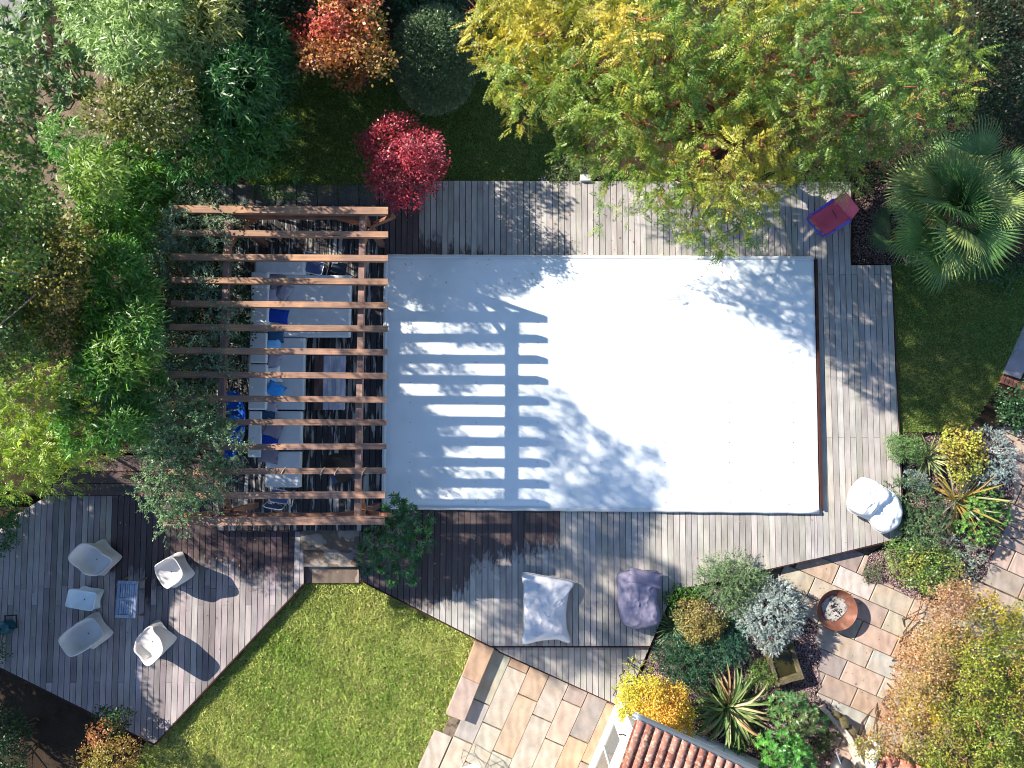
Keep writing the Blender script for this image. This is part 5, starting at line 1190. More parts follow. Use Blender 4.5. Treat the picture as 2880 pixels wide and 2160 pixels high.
for i_, (x_, y_, z_) in enumerate(((-9.3, 11.9, 4.2), (-6.8, 12.0, 3.5), (-4.2, 12.2, 3.2))):
    plant('hedge_tree', ['dense evergreen tree beyond the top edge behind the bamboo', 'dense evergreen tree beyond the top edge behind the autumn tree', 'dense evergreen tree beyond the top edge behind the clipped dome'][i_], 'tree', [(x_ + dx, y_ + dy, z_ + dz, 1.0, 1.0, .95, 0, 0) for dx, dy, dz in ((0, 0, .7), (1.0, .2, .3), (-1.0, 0, .3), (0, .9, .2), (.3, -.5, .1), (0, 0, -.8), (.8, .3, -1.2), (-.8, 0, -1.2), (0, .2, -2.2), (.9, .2, -2.6), (-.9, .1, -2.6))], 'spray', dict(k=14, L=.13, W=.075, spread=.1), BAMD, None, 26, trunk=(.13, .4), nb=8, seed=24 + i_)
# ---- the golden pinnate tree
big = [(1250, 130), (1330, 60), (1330, -120), (2700, -120), (2690, 60), (2760, 130), (2700, 200), (2745, 300), (2640, 330), (2600, 420), (2500, 420), (2420, 420), (2400, 480), (2430, 540), (2370, 520), (2290, 500), (2220, 490), (2190, 560), (2200, 640), (2130, 670), (2060, 700), (1990, 690), (1900, 640), (1830, 560), (1780, 520), (1740, 490), (1640, 470), (1580, 430), (1570, 380), (1450, 340), (1420, 290), (1400, 200), (1340, 190), (1290, 150)]
GOLD = P_(('#7c9438', 3), ('#5f8032', 3), ('#9ca444', 2), ('#40692e', 2.4), ('#ccb044', 1))
plant('locust_tree', 'large golden-green pinnate-leaved tree overhanging the upper pool deck', 'tree', crown_poly(big, 3.2, 5.2, 230, 64, .44, .5, 30, .35, .42), 'sprig', dict(k=22, Ls=.34, L=.075, W=.026, ang=1.15, out=.6, rnd=.7, droop=.45), GOLD,
      [(1330, 120, 130, lin('#ccb848'), .9), (1500, 60, 170, lin('#d2b43c'), .8), (1700, 60, 60, lin('#b0a038'), .7), (1560, 250, 120, lin('#94a040'), .6), (2070, 470, 130, lin('#b8a038'), .75), (2000, 600, 120, lin('#849a42'), .6), (1850, 430, 100, lin('#8c9c40'), .6), (2180, 30, 80, lin('#c0a838'), .8), (2400, 150, 260, lin('#3a6030'), .7), (2450, 320, 200, lin('#355c30'), .65), (2250, 330, 150, lin('#446a30'), .5), (1960, 150, 120, lin('#3c6a2c'), .5), (2650, 60, 120, lin('#3a6038'), .5)],
      30, trunk=(.16, .45), nb=60, bark=lin('#7a4a34'), seed=30, zlow=-.45, twigs=1, twigcol=lin('#946048'), base=G2(2000, 420, 0), rin=.55)
plant('locust_tree', 'loose hanging sprays of the golden tree over the deck boards', 'branch', cl([(1690, 560, 2.2, .24), (1720, 600, 2.0, .22), (1690, 640, 1.9, .16), (1760, 610, 2.1, .24), (1800, 560, 2.4, .26), (1830, 620, 2.2, .22), (1890, 640, 2.2, .22), (2040, 690, 2.3, .18), (1860, 590, 2.3, .24), (1940, 670, 2.2, .16)]), 'sprig', dict(k=18, Ls=.26, L=.06, W=.022, ang=1.1, out=.6, rnd=.8, droop=.35), P_(('#7c9448', 3), ('#93a45c', 2), ('#5f8040', 2)), None, 24, trunk=(.02, .9), nb=10, bark=lin('#a8603c'), seed=31, base=G2(1880, 470, 0), rin=.4, zlow=-.7)
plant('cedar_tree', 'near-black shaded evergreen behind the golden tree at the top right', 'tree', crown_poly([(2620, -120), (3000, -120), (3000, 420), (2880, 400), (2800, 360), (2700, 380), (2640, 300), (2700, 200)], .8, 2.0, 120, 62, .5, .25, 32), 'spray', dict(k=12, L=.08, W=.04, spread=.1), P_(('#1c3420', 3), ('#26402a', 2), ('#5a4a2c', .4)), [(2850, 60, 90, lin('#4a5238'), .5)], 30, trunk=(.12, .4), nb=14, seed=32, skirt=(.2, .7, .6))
plant('ground_ivy', 'pale grassy groundcover beside the stone block at the upper deck', 'groundcover', cl([(1550, 490, .0, .16), (1580, 470, .05, .2), (1610, 485, 0, .18), (1640, 465, .05, .2), (1680, 480, .02, .2), (1600, 450, .1, .2), (1720, 490, 0, .18), (1570, 505, 0, .12)]), 'spray', dict(k=12, L=.06, W=.022, spread=.05), P_(('#7c8a58', 3), ('#94986a', 2), ('#5a7044', 2)), None, 90, seed=33)
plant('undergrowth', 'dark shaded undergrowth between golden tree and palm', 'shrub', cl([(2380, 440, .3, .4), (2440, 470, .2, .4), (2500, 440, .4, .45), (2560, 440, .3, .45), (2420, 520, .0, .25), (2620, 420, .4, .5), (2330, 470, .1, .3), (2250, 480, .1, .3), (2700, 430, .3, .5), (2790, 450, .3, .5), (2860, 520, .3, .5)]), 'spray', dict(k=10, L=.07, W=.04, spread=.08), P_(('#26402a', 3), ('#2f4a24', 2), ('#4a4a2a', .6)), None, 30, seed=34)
print('LEAVES', NLEAF)
# ---- fan palm
def fan_mesh(name, nl, R_, pet, rg, fold=.12, spread=200):
    V, F, C = [], [], []
    # petiole
    n0 = len(V)
    for s, wdt in ((0, .03), (.5, .022), (1, .016)):
        x = pet * s; z = .10 * math.sin(PI * s * .5)
        V += [(x, -wdt / 2, z), (x, wdt / 2, z), (x, 0, z - wdt * .6)]; C += [(.9, .9, .8)] * 3
    for s in range(2):
        for k in range(3): a = n0 + s * 3 + k; b = n0 + s * 3 + (k + 1) % 3; F.append((a, b, b + 3, a + 3))
    hub = (pet, 0, .10)
    for i in range(nl):
        a = math.radians(-spread / 2 + spread * i / (nl - 1)); L = R_ * (1 - .16 * abs(a) / 1.75) * rg.uniform(.93, 1.05)
        d = np.array([math.cos(a), math.sin(a), 0]); sd = np.array([-math.sin(a), math.cos(a), 0]); wd = math.radians(spread / (nl - 1)) * L * .26
        tw = 1 if i % 2 else -1; n1 = len(V)
        for s, ww in ((.03, .25), (.5, 1.0), (.8, .62), (1.0, .06)):
            q = np.array(hub) + d * L * s; droop = -.10 * s * s * L - .10 * max(0, s - .6) ** 2 * L * 6 * rg.uniform(.6, 1.4)
            wv = wd * ww
            for e in (-1, 0, 1):
                V.append((q[0] + sd[0] * wv * e, q[1] + sd[1] * wv * e, q[2] + droop + (abs(e) * -.35 * wv) + .02 * math.cos(a * 2))); sh = rg.uniform(.85, 1.1); C.append((sh, sh, sh * .95))
        for s in range(3):
            for e in range(2): a0 = n1 + s * 3 + e; F.append((a0, a0 + 1, a0 + 4, a0 + 3))
    me = bpy.data.meshes.new(name); me.from_pydata(V, [], F); at = me.color_attributes.new('Col', 'FLOAT_COLOR', 'POINT')
    at.data.foreach_set('color', np.array([(*c, 1) for c in C], np.float32).ravel()); me.update(); me.materials.append(M['blade']); return me
def strap_mesh(name, L, W, bend, rg, tipbrown=.0, fold=.25, n=7):
    """strap leaf along +X, arching; base at origin"""
    V, F, C = [], [], []; x = z = 0.0; ang = rg.uniform(.9, 1.15)
    for i in range(n + 1):
        s = i / n; w_ = W * (.55 + .9 * s) * (1 - s ** 3) + .002 if s < .98 else .003
        for e in (-1, 0, 1): V.append((x, e * w_ / 2, z + abs(e) * w_ * fold)); b = tipbrown * max(0, s - .45) / .55; c = np.array([1, 1, 1.]) * (1 - b) + np.array([1.7, 1.15, 1.05]) * b; C.append((*c, 1))
        ang -= bend / n * (0.5 + s); x += math.cos(ang) * L / n; z += math.sin(ang) * L / n
    for i in range(n):
        for e in range(2): a = i * 3 + e; F.append((a, a + 3, a + 4, a + 1))
    me = bpy.data.meshes.new(name); me.from_pydata(V, [], F); at = me.color_attributes.new('Col', 'FLOAT_COLOR', 'POINT')
    at.data.foreach_set('color', np.array(C, np.float32).ravel()); me.update(); me.materials.append(M['blade']); return me
rg = np.random.default_rng(77)
ZPC = 2.7; pc = G(2690, 585, ZPC)
palm = thing('fan_palm', 'fan palm with wide pleated fronds at the right edge of the deck', 'palm', (pc.x, pc.y, ZU))
tp = [(pc.x + .03 * math.sin(k), pc.y + .02 * math.cos(2 * k), ZU + (ZPC - ZU - .05) * k / 8) for k in range(9)]
MB().tube(tp, [.15, .13, .13, .14, .14, .15, .16, .17, .12], 12).build('trunk', M['bark'], palm, lin('#6a4a34'))
fans = [fan_mesh('frond', 26, .80, .70, rg, spread=170), fan_mesh('frond', 24, .70, .85, rg, spread=150), fan_mesh('frond', 28, .85, .60, rg, spread=185), fan_mesh('frond', 22, .66, .30, rg, spread=140)]
for i in range(46):
    az = i * 2.39996 + rg.uniform(-.3, .3); t_ = i / 45; el = math.radians(84 - 112 * t_ ** .75 + rg.uniform(-8, 8))
    o = bpy.data.objects.new('frond', fans[3 if i < 12 else i % 3]); COL.objects.link(o); o.parent = palm
    o.location = (rg.normal(0, .06), rg.normal(0, .06), ZPC - ZU - .12 * t_); o.rotation_euler = (rg.uniform(-1.0, 1.0), -el, az); sc = rg.uniform(.85, 1.28); o.scale = (sc, sc, sc)
    c = np.array(lin('#52763f')) * rg.uniform(.65, 1.25)
    if rg.random() < .22: c = np.array(lin('#8a9a58'))
    if i > 40 and rg.random() < .5: c = np.array(lin('#7a5a34'))
    o.color = (*c, 1)
# small shaded fan palm suckers beside it
sp_ = thing('fan_palm', 'low young fan palm between the red lounger and the large palm', 'palm', (*G2(2535, 640, .4), ZU)); pc2 = G(2535, 640, .45)
MB().tube([(pc2.x, pc2.y, ZU), (pc2.x, pc2.y, .3)], [.07, .06], 8).build('trunk', M['bark'], sp_, lin('#6a4a34'))
for i in range(13):
    az = i * 2.4; el = math.radians(60 - 60 * (i / 12)); o = bpy.data.objects.new('frond', fans[i % 3]); COL.objects.link(o); o.parent = sp_; o.location = (0, 0, .38); o.rotation_euler = (rg.uniform(-.4, .4), -el, az); sc = rg.uniform(.5, .68); o.scale = (sc,) * 3; c = np.array(lin('#4a623c')) * rg.uniform(.8, 1.2); o.color = (*c, 1)
# ---- strap-leaved plants
def strap_plant(name, label, cat, px, py, zg, n, L, W, cols, rg, el0=80, el1=10, bend=(.5, 1.4), brown=.3, zc=.1, group=None, el_pow=.8):
    p = G(px, py, zg + zc); root = thing(name, label, cat, (p.x, p.y, zg), group)
    var = [strap_mesh('leaf', 1.0, W / L, rg.uniform(*bend), rg, brown * rg.choice([0, .4, 1])) for _ in range(7)]
    V, F = rbox_mesh((p.x, p.y, zg + .04), (.16, .16, .10), .4, .03); mk('crown_base', V, F, M['bark'], root, lin('#5a5034'))
    for i in range(n):
        t_ = i / n; az = i * 2.39996 + rg.uniform(-.25, .25); o = bpy.data.objects.new('leaf', var[rg.integers(7)]); COL.objects.link(o); o.parent = root
        o.location = (rg.normal(0, .05), rg.normal(0, .05), .06); tilt = math.radians(el0 + (el1 - el0) * t_ ** el_pow) - 1.0
        o.rotation_euler = (rg.uniform(-.4, .4), -tilt, az); s = L * rg.uniform(.7, 1.12); o.scale = (s, s, s); c = np.array(lin(cols[rg.integers(len(cols))])) * rg.uniform(.85, 1.15); o.color = (*c, 1)
    return root
strap_plant('flax_plant', 'large New Zealand flax with green and straw-coloured straps beside the house gutter', 'flax', 2045, 1985, ZR, 200, 1.25, .068, ['#5f7a44', '#6f8850', '#8a9a62', '#55703c', '#7c8c58', '#c0b088', '#a8865c'], rg, 78, -5, (.8, 2.1), .35)
strap_plant('flax_plant', 'spiky bronze-yellow flax standing in the border by the right patio', 'flax', 2692, 1405, ZR, 62, 1.15, .05, ['#a08a44', '#8a8044', '#b89a58', '#6a7444', '#9aa08c', '#c0a060'], rg, 78, 8, (.2, .9), .5, .15)
strap_plant('yucca_plant', 'small variegated yucca rosette at the corner of the pool deck', 'yucca', 2606, 1287, ZR + .1, 110, .56, .04, ['#8f9a68', '#b0ae7c', '#768858', '#a8a878', '#6a7c50'], rg, 80, 0, (.15, .6), .2)
strap_plant('iris_plant', 'dark green strappy tuft below the lilac bean bag', 'tuft', 1890, 1760, ZR, 150, .62, .024, ['#4f6a44', '#5f7a50', '#3f5a3c', '#7c8c64'], rg, 80, 5, (.6, 1.6), .0)
strap_plant('iris_plant', 'blue-green strappy tuft between the olive and silver shrubs', 'tuft', 2060, 1770, ZR, 150, .62, .026, ['#2f5a4c', '#3f6a54', '#2a4a3c', '#4f7a60'], rg, 75, 0, (.5, 1.4), .0)
strap_plant('iris_plant', 'grey-green strappy tuft overhanging the pebbles', 'tuft', 1920, 1810, ZR, 150, .58, .022, ['#6a7c5a', '#7c8c6c', '#55704c'], rg, 70, 0, (.6, 1.6), .0)

# ---- bed between deck, terrace and patio
sprg = dict(k=18, Ls=.24, L=.05, W=.018, ang=.7, out=.8, rnd=.45, droop=.05, planar=False)
ZB_ = ZR
plant('rosemary_bush', 'upright rosemary bush spilling over the angled deck edge', 'shrub', crown_poly([(1975, 1610), (2020, 1575), (2080, 1570), (2130, 1600), (2150, 1640), (2120, 1700), (2060, 1715), (2010, 1690), (1980, 1650)], .15, .42, 60, 26, .20, .05, 40, m=.35), 'sprig', sprg, P_(('#7c9468', 3), ('#6a845a', 2), ('#94a880', 1.5), ('#55704a', 1)), None, 190, zg=ZR, seed=40, zlow=-.1)
plant('santolina_bush', 'silver-grey cushion bush next to the stone trough', 'shrub', crown_poly([(2075, 1720), (2110, 1660), (2160, 1630), (2215, 1650), (2250, 1720), (2255, 1760), (2230, 1810), (2180, 1840), (2130, 1820), (2090, 1780)], .12, .52, 70, 26, .22, .05, 41, m=.35), 'sprig', dict(k=16, Ls=.14, L=.045, W=.016, ang=.6, out=.9, rnd=.4, droop=0, planar=False), P_(('#aab4b0', 3), ('#94a29c', 3), ('#c0c8c4', 1.5), ('#6f7c78', 1)), None, 270, zg=ZR, seed=41, mat='leaf_dull', zlow=-.1)
plant('cypress_shrub', 'olive and bronze dwarf shrub in the middle of the bed', 'shrub', crown_poly([(1890, 1720), (1925, 1690), (1985, 1685), (2025, 1730), (2030, 1780), (2000, 1815), (1950, 1815), (1915, 1780)], .1, .42, 60, 24, .18, .05, 42, m=.35), 'spray', dict(k=10, L=.05, W=.024, spread=.045), P_(('#8a8048', 3), ('#9a8a50', 2), ('#6f7040', 2), ('#a8965a', 1)), [(1960, 1790, 50, lin('#a89a58'), .7)], 130, zg=ZR, seed=42, zlow=-.1)
plant('cypress_shrub', 'bright green leafy fringe at the deck notch', 'shrub', cl([(1890, 1680, .05, .16), (1910, 1665, .1, .16), (1940, 1670, .1, .15), (1970, 1665, .1, .14), (1895, 1705, .0, .14)]), 'spray', dict(k=10, L=.05, W=.03, spread=.045), P_(('#4f7a30', 3), ('#3f6428', 2)), None, 130, zg=ZR, seed=43)
plant('heather_bush', 'dark green feathery bush behind the yellow conifer', 'shrub', crown_poly([(1855, 1840), (1890, 1810), (1960, 1815), (2030, 1800), (2085, 1790), (2100, 1830), (2040, 1850), (1985, 1880), (1960, 1925), (1910, 1920), (1865, 1890)], 0, .25, 50, 24, .17, .04, 44, m=.35), 'sprig', sprg, P_(('#3f6444', 3), ('#35583f', 2), ('#4f7850', 1), ('#3a6460', .8)), None, 230, zg=ZR, seed=44)
plant('golden_conifer', 'golden-yellow feathery conifer against the white house wall', 'conifer', crown_poly([(1755, 1900), (1790, 1870), (1800, 1910), (1850, 1890), (1890, 1915), (1925, 1960), (1945, 2010), (1940, 2060), (1900, 2075), (1840, 2060), (1790, 2040), (1745, 2000), (1750, 1950)], .5, 1.15, 70, 28, .22, .07, 45, m=.35), 'spray', dict(k=11, L=.05, W=.026, spread=.05, out=.8, rnd=.7, droop=0), P_(('#e0c848', 3), ('#d0c044', 2), ('#e0ac50', 3), ('#bcc450', 1.5)), [(1870, 1990, 80, lin('#e6b254'), .8), (1775, 1930, 50, lin('#c4cc50'), .9), (1775, 2000, 40, lin('#c4cc50'), .8)], 190, zg=ZR, seed=45, zlow=-.3)
plant('golden_conifer', 'yellow-green upright shoots rising above the golden conifer', 'conifer', cl([(1785, 1870, .7, .10, .22), (1825, 1865, .8, .09, .24), (1755, 1920, .6, .09, .2), (1800, 1890, .7, .1, .22), (1745, 1945, .5, .09)]), 'sprig', dict(k=16, Ls=.17, L=.04, W=.016, ang=.6, out=.6, rnd=.4, droop=0, planar=False), P_(('#9aac40', 3), ('#b0b84c', 2)), None, 140, zg=ZR, seed=46)
plant('boxleaf_shrub', 'small-leaved green shrub between flax and stone trough', 'shrub', crown_poly([(2085, 1880), (2130, 1855), (2175, 1860), (2180, 1910), (2165, 1950), (2115, 1940), (2085, 1915)], 0, .2, 45, 22, .15, .04, 47, m=.35), 'spray', dict(k=10, L=.04, W=.024, spread=.04), P_(('#5a7838', 3), ('#6f8a44', 2), ('#8a9a50', 1)), None, 140, zg=ZR, seed=47)
plant('choisya_shrub', 'glossy green shrub with palmate leaves along the pebble edge', 'shrub', crown_poly([(2190, 1960), (2230, 1945), (2280, 1970), (2320, 2005), (2310, 2050), (2260, 2075), (2200, 2060), (2170, 2010)], .2, .6, 60, 28, .22, .06, 48, m=.35), 'rosette', dict(k=12, L=.10, W=.022, lift=.35), P_(('#4f7a3c', 3), ('#42693a', 2), ('#6f8f50', 1.5), ('#8a8a5a', .6)), None, 60, zg=ZR, seed=48, mat='leaf_gloss')
plant('choisya_shrub', 'bright green shrub with palmate leaves at the bottom edge', 'shrub', crown_poly([(2130, 2090), (2170, 2055), (2230, 2065), (2275, 2100), (2285, 2160), (2260, 2230), (2150, 2230), (2130, 2150)], .3, .7, 60, 28, .22, .06, 49, m=.35), 'rosette', dict(k=12, L=.10, W=.024, lift=.35), P_(('#55923c', 3), ('#6aa648', 2), ('#42783a', 1.5)), None, 70, zg=ZR, seed=49, mat='leaf_gloss')
plant('ground_ivy', 'low dark foliage under the palmate shrubs', 'groundcover', cl([(2080, 2110, .0, .2), (2130, 2070, 0, .2), (2320, 2085, -.05, .16), (2300, 2110, -.05, .14), (2210, 2090, 0, .2), (2345, 2070, -.1, .1)]), 'spray', dict(k=9, L=.05, W=.03, spread=.05), P_(('#3a5a2c', 3), ('#4a6a34', 1)), None, 90, zg=ZR, seed=50)
# ---- border at the right of the deck
plant('box_ball', 'round dense green bush against the right edge of the deck', 'shrub', crown_poly([(2500, 1240), (2530, 1222), (2570, 1228), (2595, 1255), (2590, 1295), (2555, 1312), (2515, 1300), (2498, 1270)], .1, .34, 45, 20, .16, .03, 51, m=.35), 'spray', dict(k=10, L=.035, W=.02, spread=.04, out=1, rnd=.6), P_(('#64844c', 3), ('#749458', 2), ('#50703f', 1)), None, 260, zg=ZR, seed=51, zlow=-.1)
plant('euonymus_shrub', 'yellow-leaved shrub with reddish shoots in the right border', 'shrub', crown_poly([(2640, 1230), (2680, 1205), (2740, 1205), (2770, 1260), (2765, 1300), (2730, 1350), (2690, 1350), (2650, 1290)], .3, .62, 50, 26, .19, .06, 52, m=.35), 'spray', dict(k=8, L=.07, W=.045, spread=.06), P_(('#9aa23e', 3), ('#7c8c42', 2.5), ('#bcb258', 1.5), ('#a86a48', .9)), None, 90, zg=ZR, seed=52)
plant('artemisia_bush', 'large silvery bush at the right end of the border', 'shrub', crown_poly([(2735, 1215), (2790, 1205), (2835, 1240), (2840, 1300), (2830, 1345), (2790, 1365), (2745, 1340), (2770, 1290)], .2, .5, 55, 26, .2, .05, 53, m=.35), 'sprig', dict(k=15, Ls=.16, L=.045, W=.013, ang=.6, out=.8, rnd=.5, droop=.1, planar=False), P_(('#9fb0ac', 3), ('#8a9c98', 3), ('#b4c2be', 1.5)), None, 140, zg=ZR, seed=53, mat='leaf_dull')
plant('sedum_plant', 'small blue-grey cushion plant beside the variegated yucca', 'shrub', cl([(2560, 1335, .1, .14), (2590, 1345, .1, .15), (2575, 1365, .08, .15), (2600, 1370, .05, .12), (2550, 1360, .05, .1)]), 'spray', dict(k=10, L=.03, W=.02, spread=.03), P_(('#6f8a84', 3), ('#5a7874', 2), ('#8fa4a0', 1)), None, 200, zg=ZR, seed=54, mat='leaf_dull')
plant('rosemary_bush', 'sprawling dark rosemary hugging the white bean bag', 'shrub', crown_poly([(2500, 1370), (2540, 1355), (2590, 1385), (2640, 1400), (2660, 1460), (2640, 1510), (2580, 1530), (2520, 1520), (2545, 1470), (2540, 1420)], .0, .28, 50, 24, .18, .05, 55, m=.35), 'sprig', sprg, P_(('#5f7a52', 3), ('#4f6a48', 2), ('#7c9270', 1)), None, 120, zg=ZR, seed=55)
plant('euphorbia_shrub', 'leafy green shrub behind the bronze flax', 'shrub', crown_poly([(2720, 1390), (2790, 1380), (2840, 1400), (2830, 1450), (2800, 1500), (2780, 1545), (2720, 1530), (2690, 1480)], .0, .3, 50, 26, .18, .05, 56, m=.35), 'rosette', dict(k=10, L=.07, W=.024, lift=.4), P_(('#55803a', 3), ('#6f9844', 2), ('#3f6430', 1)), None, 80, zg=ZR, seed=56)
plant('hebe_groundcover', 'glossy green groundcover with yellow flecks below the white bean bag', 'groundcover', crown_poly([(2490, 1560), (2520, 1510), (2590, 1510), (2650, 1530), (2700, 1560), (2705, 1620), (2660, 1650), (2640, 1680), (2560, 1650), (2510, 1620)], .0, .22, 50, 24, .17, .04, 57, m=.35), 'spray', dict(k=9, L=.05, W=.03, spread=.05), P_(('#5a7c3a', 3), ('#6f9048', 2), ('#a8a850', 1.2), ('#42642f', 1)), [(2500, 1590, 50, lin('#9a9c58'), .7)], 120, zg=ZR, seed=57, mat='leaf_gloss')
plant('artemisia_bush', 'thin silvery bush at the tip of the border', 'shrub', cl([(2660, 1520, .1, .18), (2700, 1540, .12, .2), (2740, 1560, .1, .18), (2720, 1590, .05, .16), (2680, 1570, .1, .16), (2750, 1590, 0, .12), (2730, 1610, 0, .12)]), 'sprig', dict(k=14, Ls=.13, L=.04, W=.012, ang=.6, out=.7, rnd=.6, droop=.1, planar=False), P_(('#94a698', 3), ('#7c9080', 2), ('#aebcae', 1)), None, 130, zg=ZR, seed=58, mat='leaf_dull')
plant('thyme_plant', 'low grey-green thyme mat on the gravel by the patio', 'groundcover', cl([(2445, 1600, -.12, .14), (2460, 1620, -.12, .13), (2435, 1625, -.14, .10), (2470, 1590, -.12, .09)]), 'spray', dict(k=10, L=.03, W=.014, spread=.03), P_(('#6f7f5c', 3), ('#5a6c48', 2)), None, 200, zg=ZR, seed=59)
# ---- autumn hedge filling the bottom right
hedge_poly = [(2640, 1640), (2700, 1620), (2780, 1640), (2830, 1690), (2960, 1720), (2960, 2300), (2560, 2300), (2555, 2140), (2440, 2130), (2420, 2070), (2470, 2050), (2500, 2000), (2510, 1930), (2535, 1860), (2560, 1790), (2590, 1720), (2610, 1660)]
plant('autumn_hedge', 'broad spreading shrub in yellow-green, gold and pinkish brown at the bottom right', 'shrub', crown_poly(hedge_poly, .25, 1.25, 170, 36, .23, .22, 60, .4, m=.5), 'spray', dict(k=10, L=.055, W=.032, spread=.055, out=.8, rnd=.8, droop=.05), P_(('#84903a', 3), ('#66822f', 3), ('#a49a40', 2), ('#a07c44', 1)),
      [(2660, 1700, 130, lin('#b88874'), 1), (2570, 1850, 130, lin('#c09474'), 1), (2510, 2030, 130, lin('#b88a6c'), 1), (2640, 1900, 70, lin('#b0845c'), .6), (2600, 2020, 60, lin('#c8ac30'), .8), (2800, 1700, 80, lin('#c0a03c'), .7), (2860, 1640, 80, lin('#c0704c'), .7), (2780, 1900, 140, lin('#a0a840'), .6), (2850, 2080, 130, lin('#7c9438'), .6)], 74, zg=ZR, seed=60, nb=40, zlow=-.1, twigs=1, twigcol=lin('#a8765a'))
plant('autumn_hedge', 'fringe of bare pinkish seed heads along the hedge above the patio', 'shrub', cl([(x, y, -.02 + .05 * (i % 2), .15) for i, (x, y) in enumerate(((2590, 1690), (2570, 1740), (2560, 1780), (2545, 1830), (2530, 1870), (2520, 1910), (2505, 1950), (2495, 1990), (2480, 2030), (2450, 2060), (2430, 2085), (2455, 2095), (2550, 1800), (2525, 1930), (2610, 1660), (2540, 1860), (2500, 2020)))]), 'spray', dict(k=9, L=.035, W=.02, spread=.06, rnd=1), P_(('#c8a07c', 3), ('#b88a64', 2), ('#a8704c', 1)), None, 110, zg=ZR, seed=61, nb=17, mat='leaf_dull', rin=.3)
plant('ivy_shrub', 'dark ivy clump beside the right-hand path', 'shrub', cl([(2835, 1120, .15, .25), (2870, 1110, .2, .28), (2850, 1160, .15, .28), (2885, 1160, .25, .3), (2830, 1175, .05, .2), (2870, 1190, .1, .2)]), 'spray', dict(k=9, L=.07, W=.05, spread=.06), P_(('#2f5030', 3), ('#3a6038', 2)), None, 70, zg=ZU, seed=62)
plant('ivy_shrub', 'shaded seedling shrubs on the side lawn by the palm', 'shrub', cl([(2800, 770, .05, .2), (2840, 760, .05, .2), (2820, 810, .0, .16), (2870, 740, .1, .25), (2770, 790, 0, .12)]), 'spray', dict(k=9, L=.07, W=.05, spread=.06), P_(('#2f5030', 3), ('#3f6838', 2)), None, 50, zg=ZU, seed=63)
print('LEAVES', NLEAF)

# ================================================================ GRASS, PEBBLES, FALLEN LEAVES
def scatter(poly, dens, rg):
    P = np.array(poly); mn, mx = P.min(0), P.max(0); n = int(dens * (mx[0] - mn[0]) * (mx[1] - mn[1]))
    X, Y = rg.uniform(mn[0], mx[0], n), rg.uniform(mn[1], mx[1], n); ok = in_poly(X, Y, poly); return X[ok], Y[ok]
def grass(name, label, poly, z, dens, pal, rg, L=.07, W=.013, patch=1.2, seed=0, lean=.9):
    X, Y = scatter(poly, dens, rg); n = len(X); f = fbm2(X, Y, patch, seed); g = fbm2(X, Y, 5.5, seed + 1); h = fbm2(X, Y, 14, seed + 2)
    keep = rg.uniform(0, 1, n) < (.80 + .35 * g); X, Y, f, g, h = X[keep], Y[keep], f[keep], g[keep], h[keep]; n = len(X)
    P = np.stack([X, Y, np.full(n, z)], 1); A = unit(np.stack([rg.normal(0, lean, n) + .8 * h, rg.normal(0, lean, n) + .8 * g, np.full(n, 1.0)], 1))
    t = np.clip(.5 + .55 * f + rg.normal(0, .22, n), 0, 1)[:, None]; C = np.array(lin(pal[0])) * (1 - t) + np.array(lin(pal[1])) * t
    br = rg.uniform(0, 1, n) < (.08 + .12 * np.clip(g, 0, 1)); C[br] = np.array(lin(pal[2])); C *= (1 + .22 * h[:, None] + rg.normal(0, .14, (n, 1))).clip(.45, 1.6)
    F = Fol(); F.add(P, A, unit(rg.normal(0, .5, (n, 3)) + UP * .5), L * rg.uniform(.6, 1.3, n) * (1 + .45 * h), W, C, .1)
    o = F.build(name, M['leaf_dull'], None, (poly[0][0], poly[0][1], z)); tag(o, label, 'grass', kind='stuff'); return o
rg = np.random.default_rng(5)
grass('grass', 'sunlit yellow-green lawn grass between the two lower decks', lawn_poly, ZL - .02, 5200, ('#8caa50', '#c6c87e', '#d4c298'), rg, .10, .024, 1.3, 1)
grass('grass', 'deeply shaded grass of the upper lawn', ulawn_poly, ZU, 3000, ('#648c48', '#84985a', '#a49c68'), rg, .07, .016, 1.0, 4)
grass('grass', 'shaded thin grass of the side lawn below the palm', rlawn_poly, ZU, 3200, ('#64904a', '#94985a', '#a08c60'), rg, .06, .016, 1.1, 7)
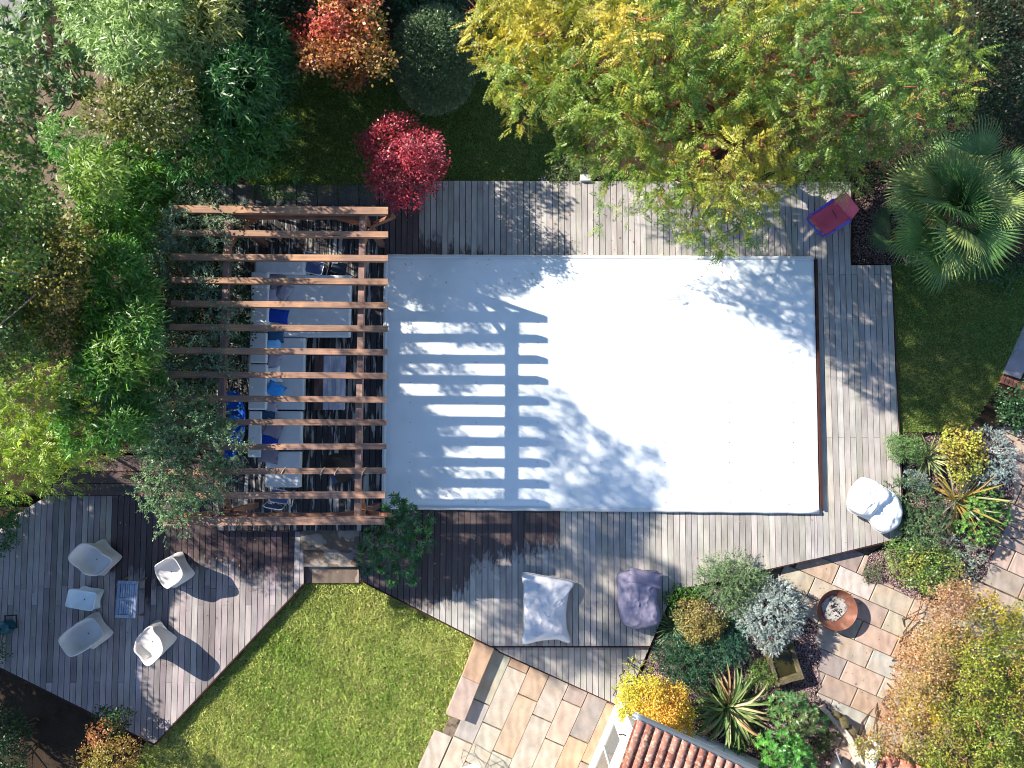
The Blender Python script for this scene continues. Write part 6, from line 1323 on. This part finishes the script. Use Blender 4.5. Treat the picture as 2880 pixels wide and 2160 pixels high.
def pebbles(name, label, poly, z, dens, pal, rg, s0=.016):
    X, Y = scatter(poly, dens, rg); n = len(X); s = s0 * rg.uniform(.6, 1.4, (n, 1, 1)); base = np.array([(1, 0, 0), (0, 1, 0), (-1, 0, 0), (0, -1, 0), (0, 0, .75), (0, 0, -.5)], float)
    a = rg.uniform(0, 6.28, n); Rm = np.zeros((n, 3, 3)); Rm[:, 0, 0] = np.cos(a); Rm[:, 0, 1] = -np.sin(a); Rm[:, 1, 0] = np.sin(a); Rm[:, 1, 1] = np.cos(a); Rm[:, 2, 2] = 1
    b = base[None] * np.stack([rg.uniform(.8, 1.5, n), rg.uniform(.7, 1.1, n), rg.uniform(.7, 1.1, n)], 1)[:, None, :] + rg.normal(0, .12, (n, 6, 3))
    V = np.einsum('nij,nkj->nki', Rm, b) * s + np.stack([X, Y, z + rg.uniform(0, .012, n)], 1)[:, None, :]
    tri = np.array([(0, 1, 4), (1, 2, 4), (2, 3, 4), (3, 0, 4), (1, 0, 5), (2, 1, 5), (3, 2, 5), (0, 3, 5)])
    Fi = (np.arange(n)[:, None, None] * 6 + tri[None]).reshape(-1, 3); cols = np.array([lin(c) for c in pal])[rg.integers(0, len(pal), n)] * rg.uniform(.7, 1.3, (n, 1))
    me = bpy.data.meshes.new(name); org = np.array([poly[0][0], poly[0][1], z]); V = V.reshape(-1, 3) - org
    me.vertices.add(len(V)); me.vertices.foreach_set('co', V.astype(np.float32).ravel()); me.loops.add(len(Fi) * 3); me.loops.foreach_set('vertex_index', Fi.astype(np.int32).ravel())
    me.polygons.add(len(Fi)); me.polygons.foreach_set('loop_start', np.arange(0, len(Fi) * 3, 3, dtype=np.int32))
    at = me.color_attributes.new('Col', 'FLOAT_COLOR', 'POINT'); at.data.foreach_set('color', np.concatenate([np.repeat(cols, 6, 0), np.ones((n * 6, 1))], 1).astype(np.float32).ravel())
    me.update(calc_edges=True); me.materials.append(M['pebble']); o = bpy.data.objects.new(name, me); COL.objects.link(o); o.location = org; tag(o, label, 'pebbles', kind='stuff')
PEB = ['#7a6468', '#8c7478', '#5f4c50', '#94807c', '#6a585e', '#a8948e']
bed1 = [(1900, 1672), (1990, 1650), (2060, 1640), (2140, 1620), (2190, 1630), (2230, 1670), (2265, 1690), (2255, 1720), (2300, 1760), (2290, 1800), (2310, 1840), (2300, 1880), (2310, 1930), (2290, 1950), (2330, 1985), (2350, 2020), (2330, 2050), (2400, 2200), (1990, 2200), (1900, 2080), (1745, 2010), (1780, 1950), (1832, 1822)]
struct(MB().prism(pp(bed1, ZR), ZR - .1, ZR + .006).build('planting_bed', M['soil']))
pebbles('pebble_mulch', 'purple-brown pebble mulch of the bed between deck and patio', pp(bed1, ZR), ZR + .008, 2600, PEB, rg)
bed2 = [(2538, 1212), (2720, 1212), (2790, 1200), (2850, 1240), (2850, 1340), (2850, 1400), (2810, 1520), (2770, 1620), (2700, 1640), (2640, 1700), (2560, 1680), (2500, 1640), (2440, 1640), (2425, 1615), (2445, 1560), (2490, 1533), (2542, 1520)]
struct(MB().prism(pp(bed2, ZR), ZR - .1, ZR + .007).build('planting_bed', M['soil']))
pebbles('pebble_mulch', 'purple-brown pebble mulch of the border right of the deck', pp(bed2, ZR), ZR + .009, 2000, PEB, rg)
bed3 = [(2398, 516), (2600, 516), (2700, 560), (2700, 744), (2398, 744)]
pebbles('pebble_mulch', 'dark bark-like pebble mulch under the fan palm', pp(bed3, ZU), ZU + .01, 1300, ['#4a3c3c', '#5f4c48', '#6a5650', '#7c6660'], rg, .02)
# brick edging by the path, fallen leaves
be = thing('brick_edging', 'short strip of reddish bricks at the foot of the side path', 'edging', G(2850, 1075, ZU))
for i in range(6):
    p = G(2818 + i * 11, 1060 + i * 4 + 8, ZU); mk('brick', *rbox_mesh((p.x, p.y, ZU + .03), (.085, .19, .06), math.radians(-22 + random.uniform(-4, 4)), .006, 1), M['concrete'], be, jit(lin('#a8705c'), .15))
fl = Fol(); n = 420; pts = []
for _ in range(n):
    r = random.random()
    if r < .3: q = (random.uniform(150, 420), random.uniform(1295, 1392), -.036)
    elif r < .55: q = (random.uniform(1100, 2390), random.uniform(515, 715), .004)
    elif r < .7: q = (random.uniform(2200, 2500), random.uniform(1650, 2000), ZR + .004)
    elif r < .8: q = (random.uniform(1100, 2400), random.uniform(1450, 1640), .004)
    elif r < .86: q = (random.uniform(1100, 2280), random.choice([random.uniform(730, 800), random.uniform(1360, 1425)]), ZC + .012)
    else: q = (random.uniform(20, 800), random.uniform(1450, 1900), ZLD + .004)
    p = G(*q); pts.append((p.x, p.y, q[2] + .004))
pts = np.array(pts); A = unit(np.stack([rg.normal(size=n), rg.normal(size=n), np.full(n, .05)], 1))
fl.add(pts, A, np.tile(UP, (n, 1)) + rg.normal(0, .1, (n, 3)), .05 * rg.uniform(.6, 1.3, n), .028, np.array([lin(c) for c in ('#b08a58', '#a8643c', '#c0b07c', '#8a5a3a')])[rg.integers(0, 4, n)])
tag(fl.build('fallen_leaves', M['leaf_dull'], None, (0, 0, 0)), 'scattered dry fallen leaves on decks and patio', 'leaves', kind='stuff')
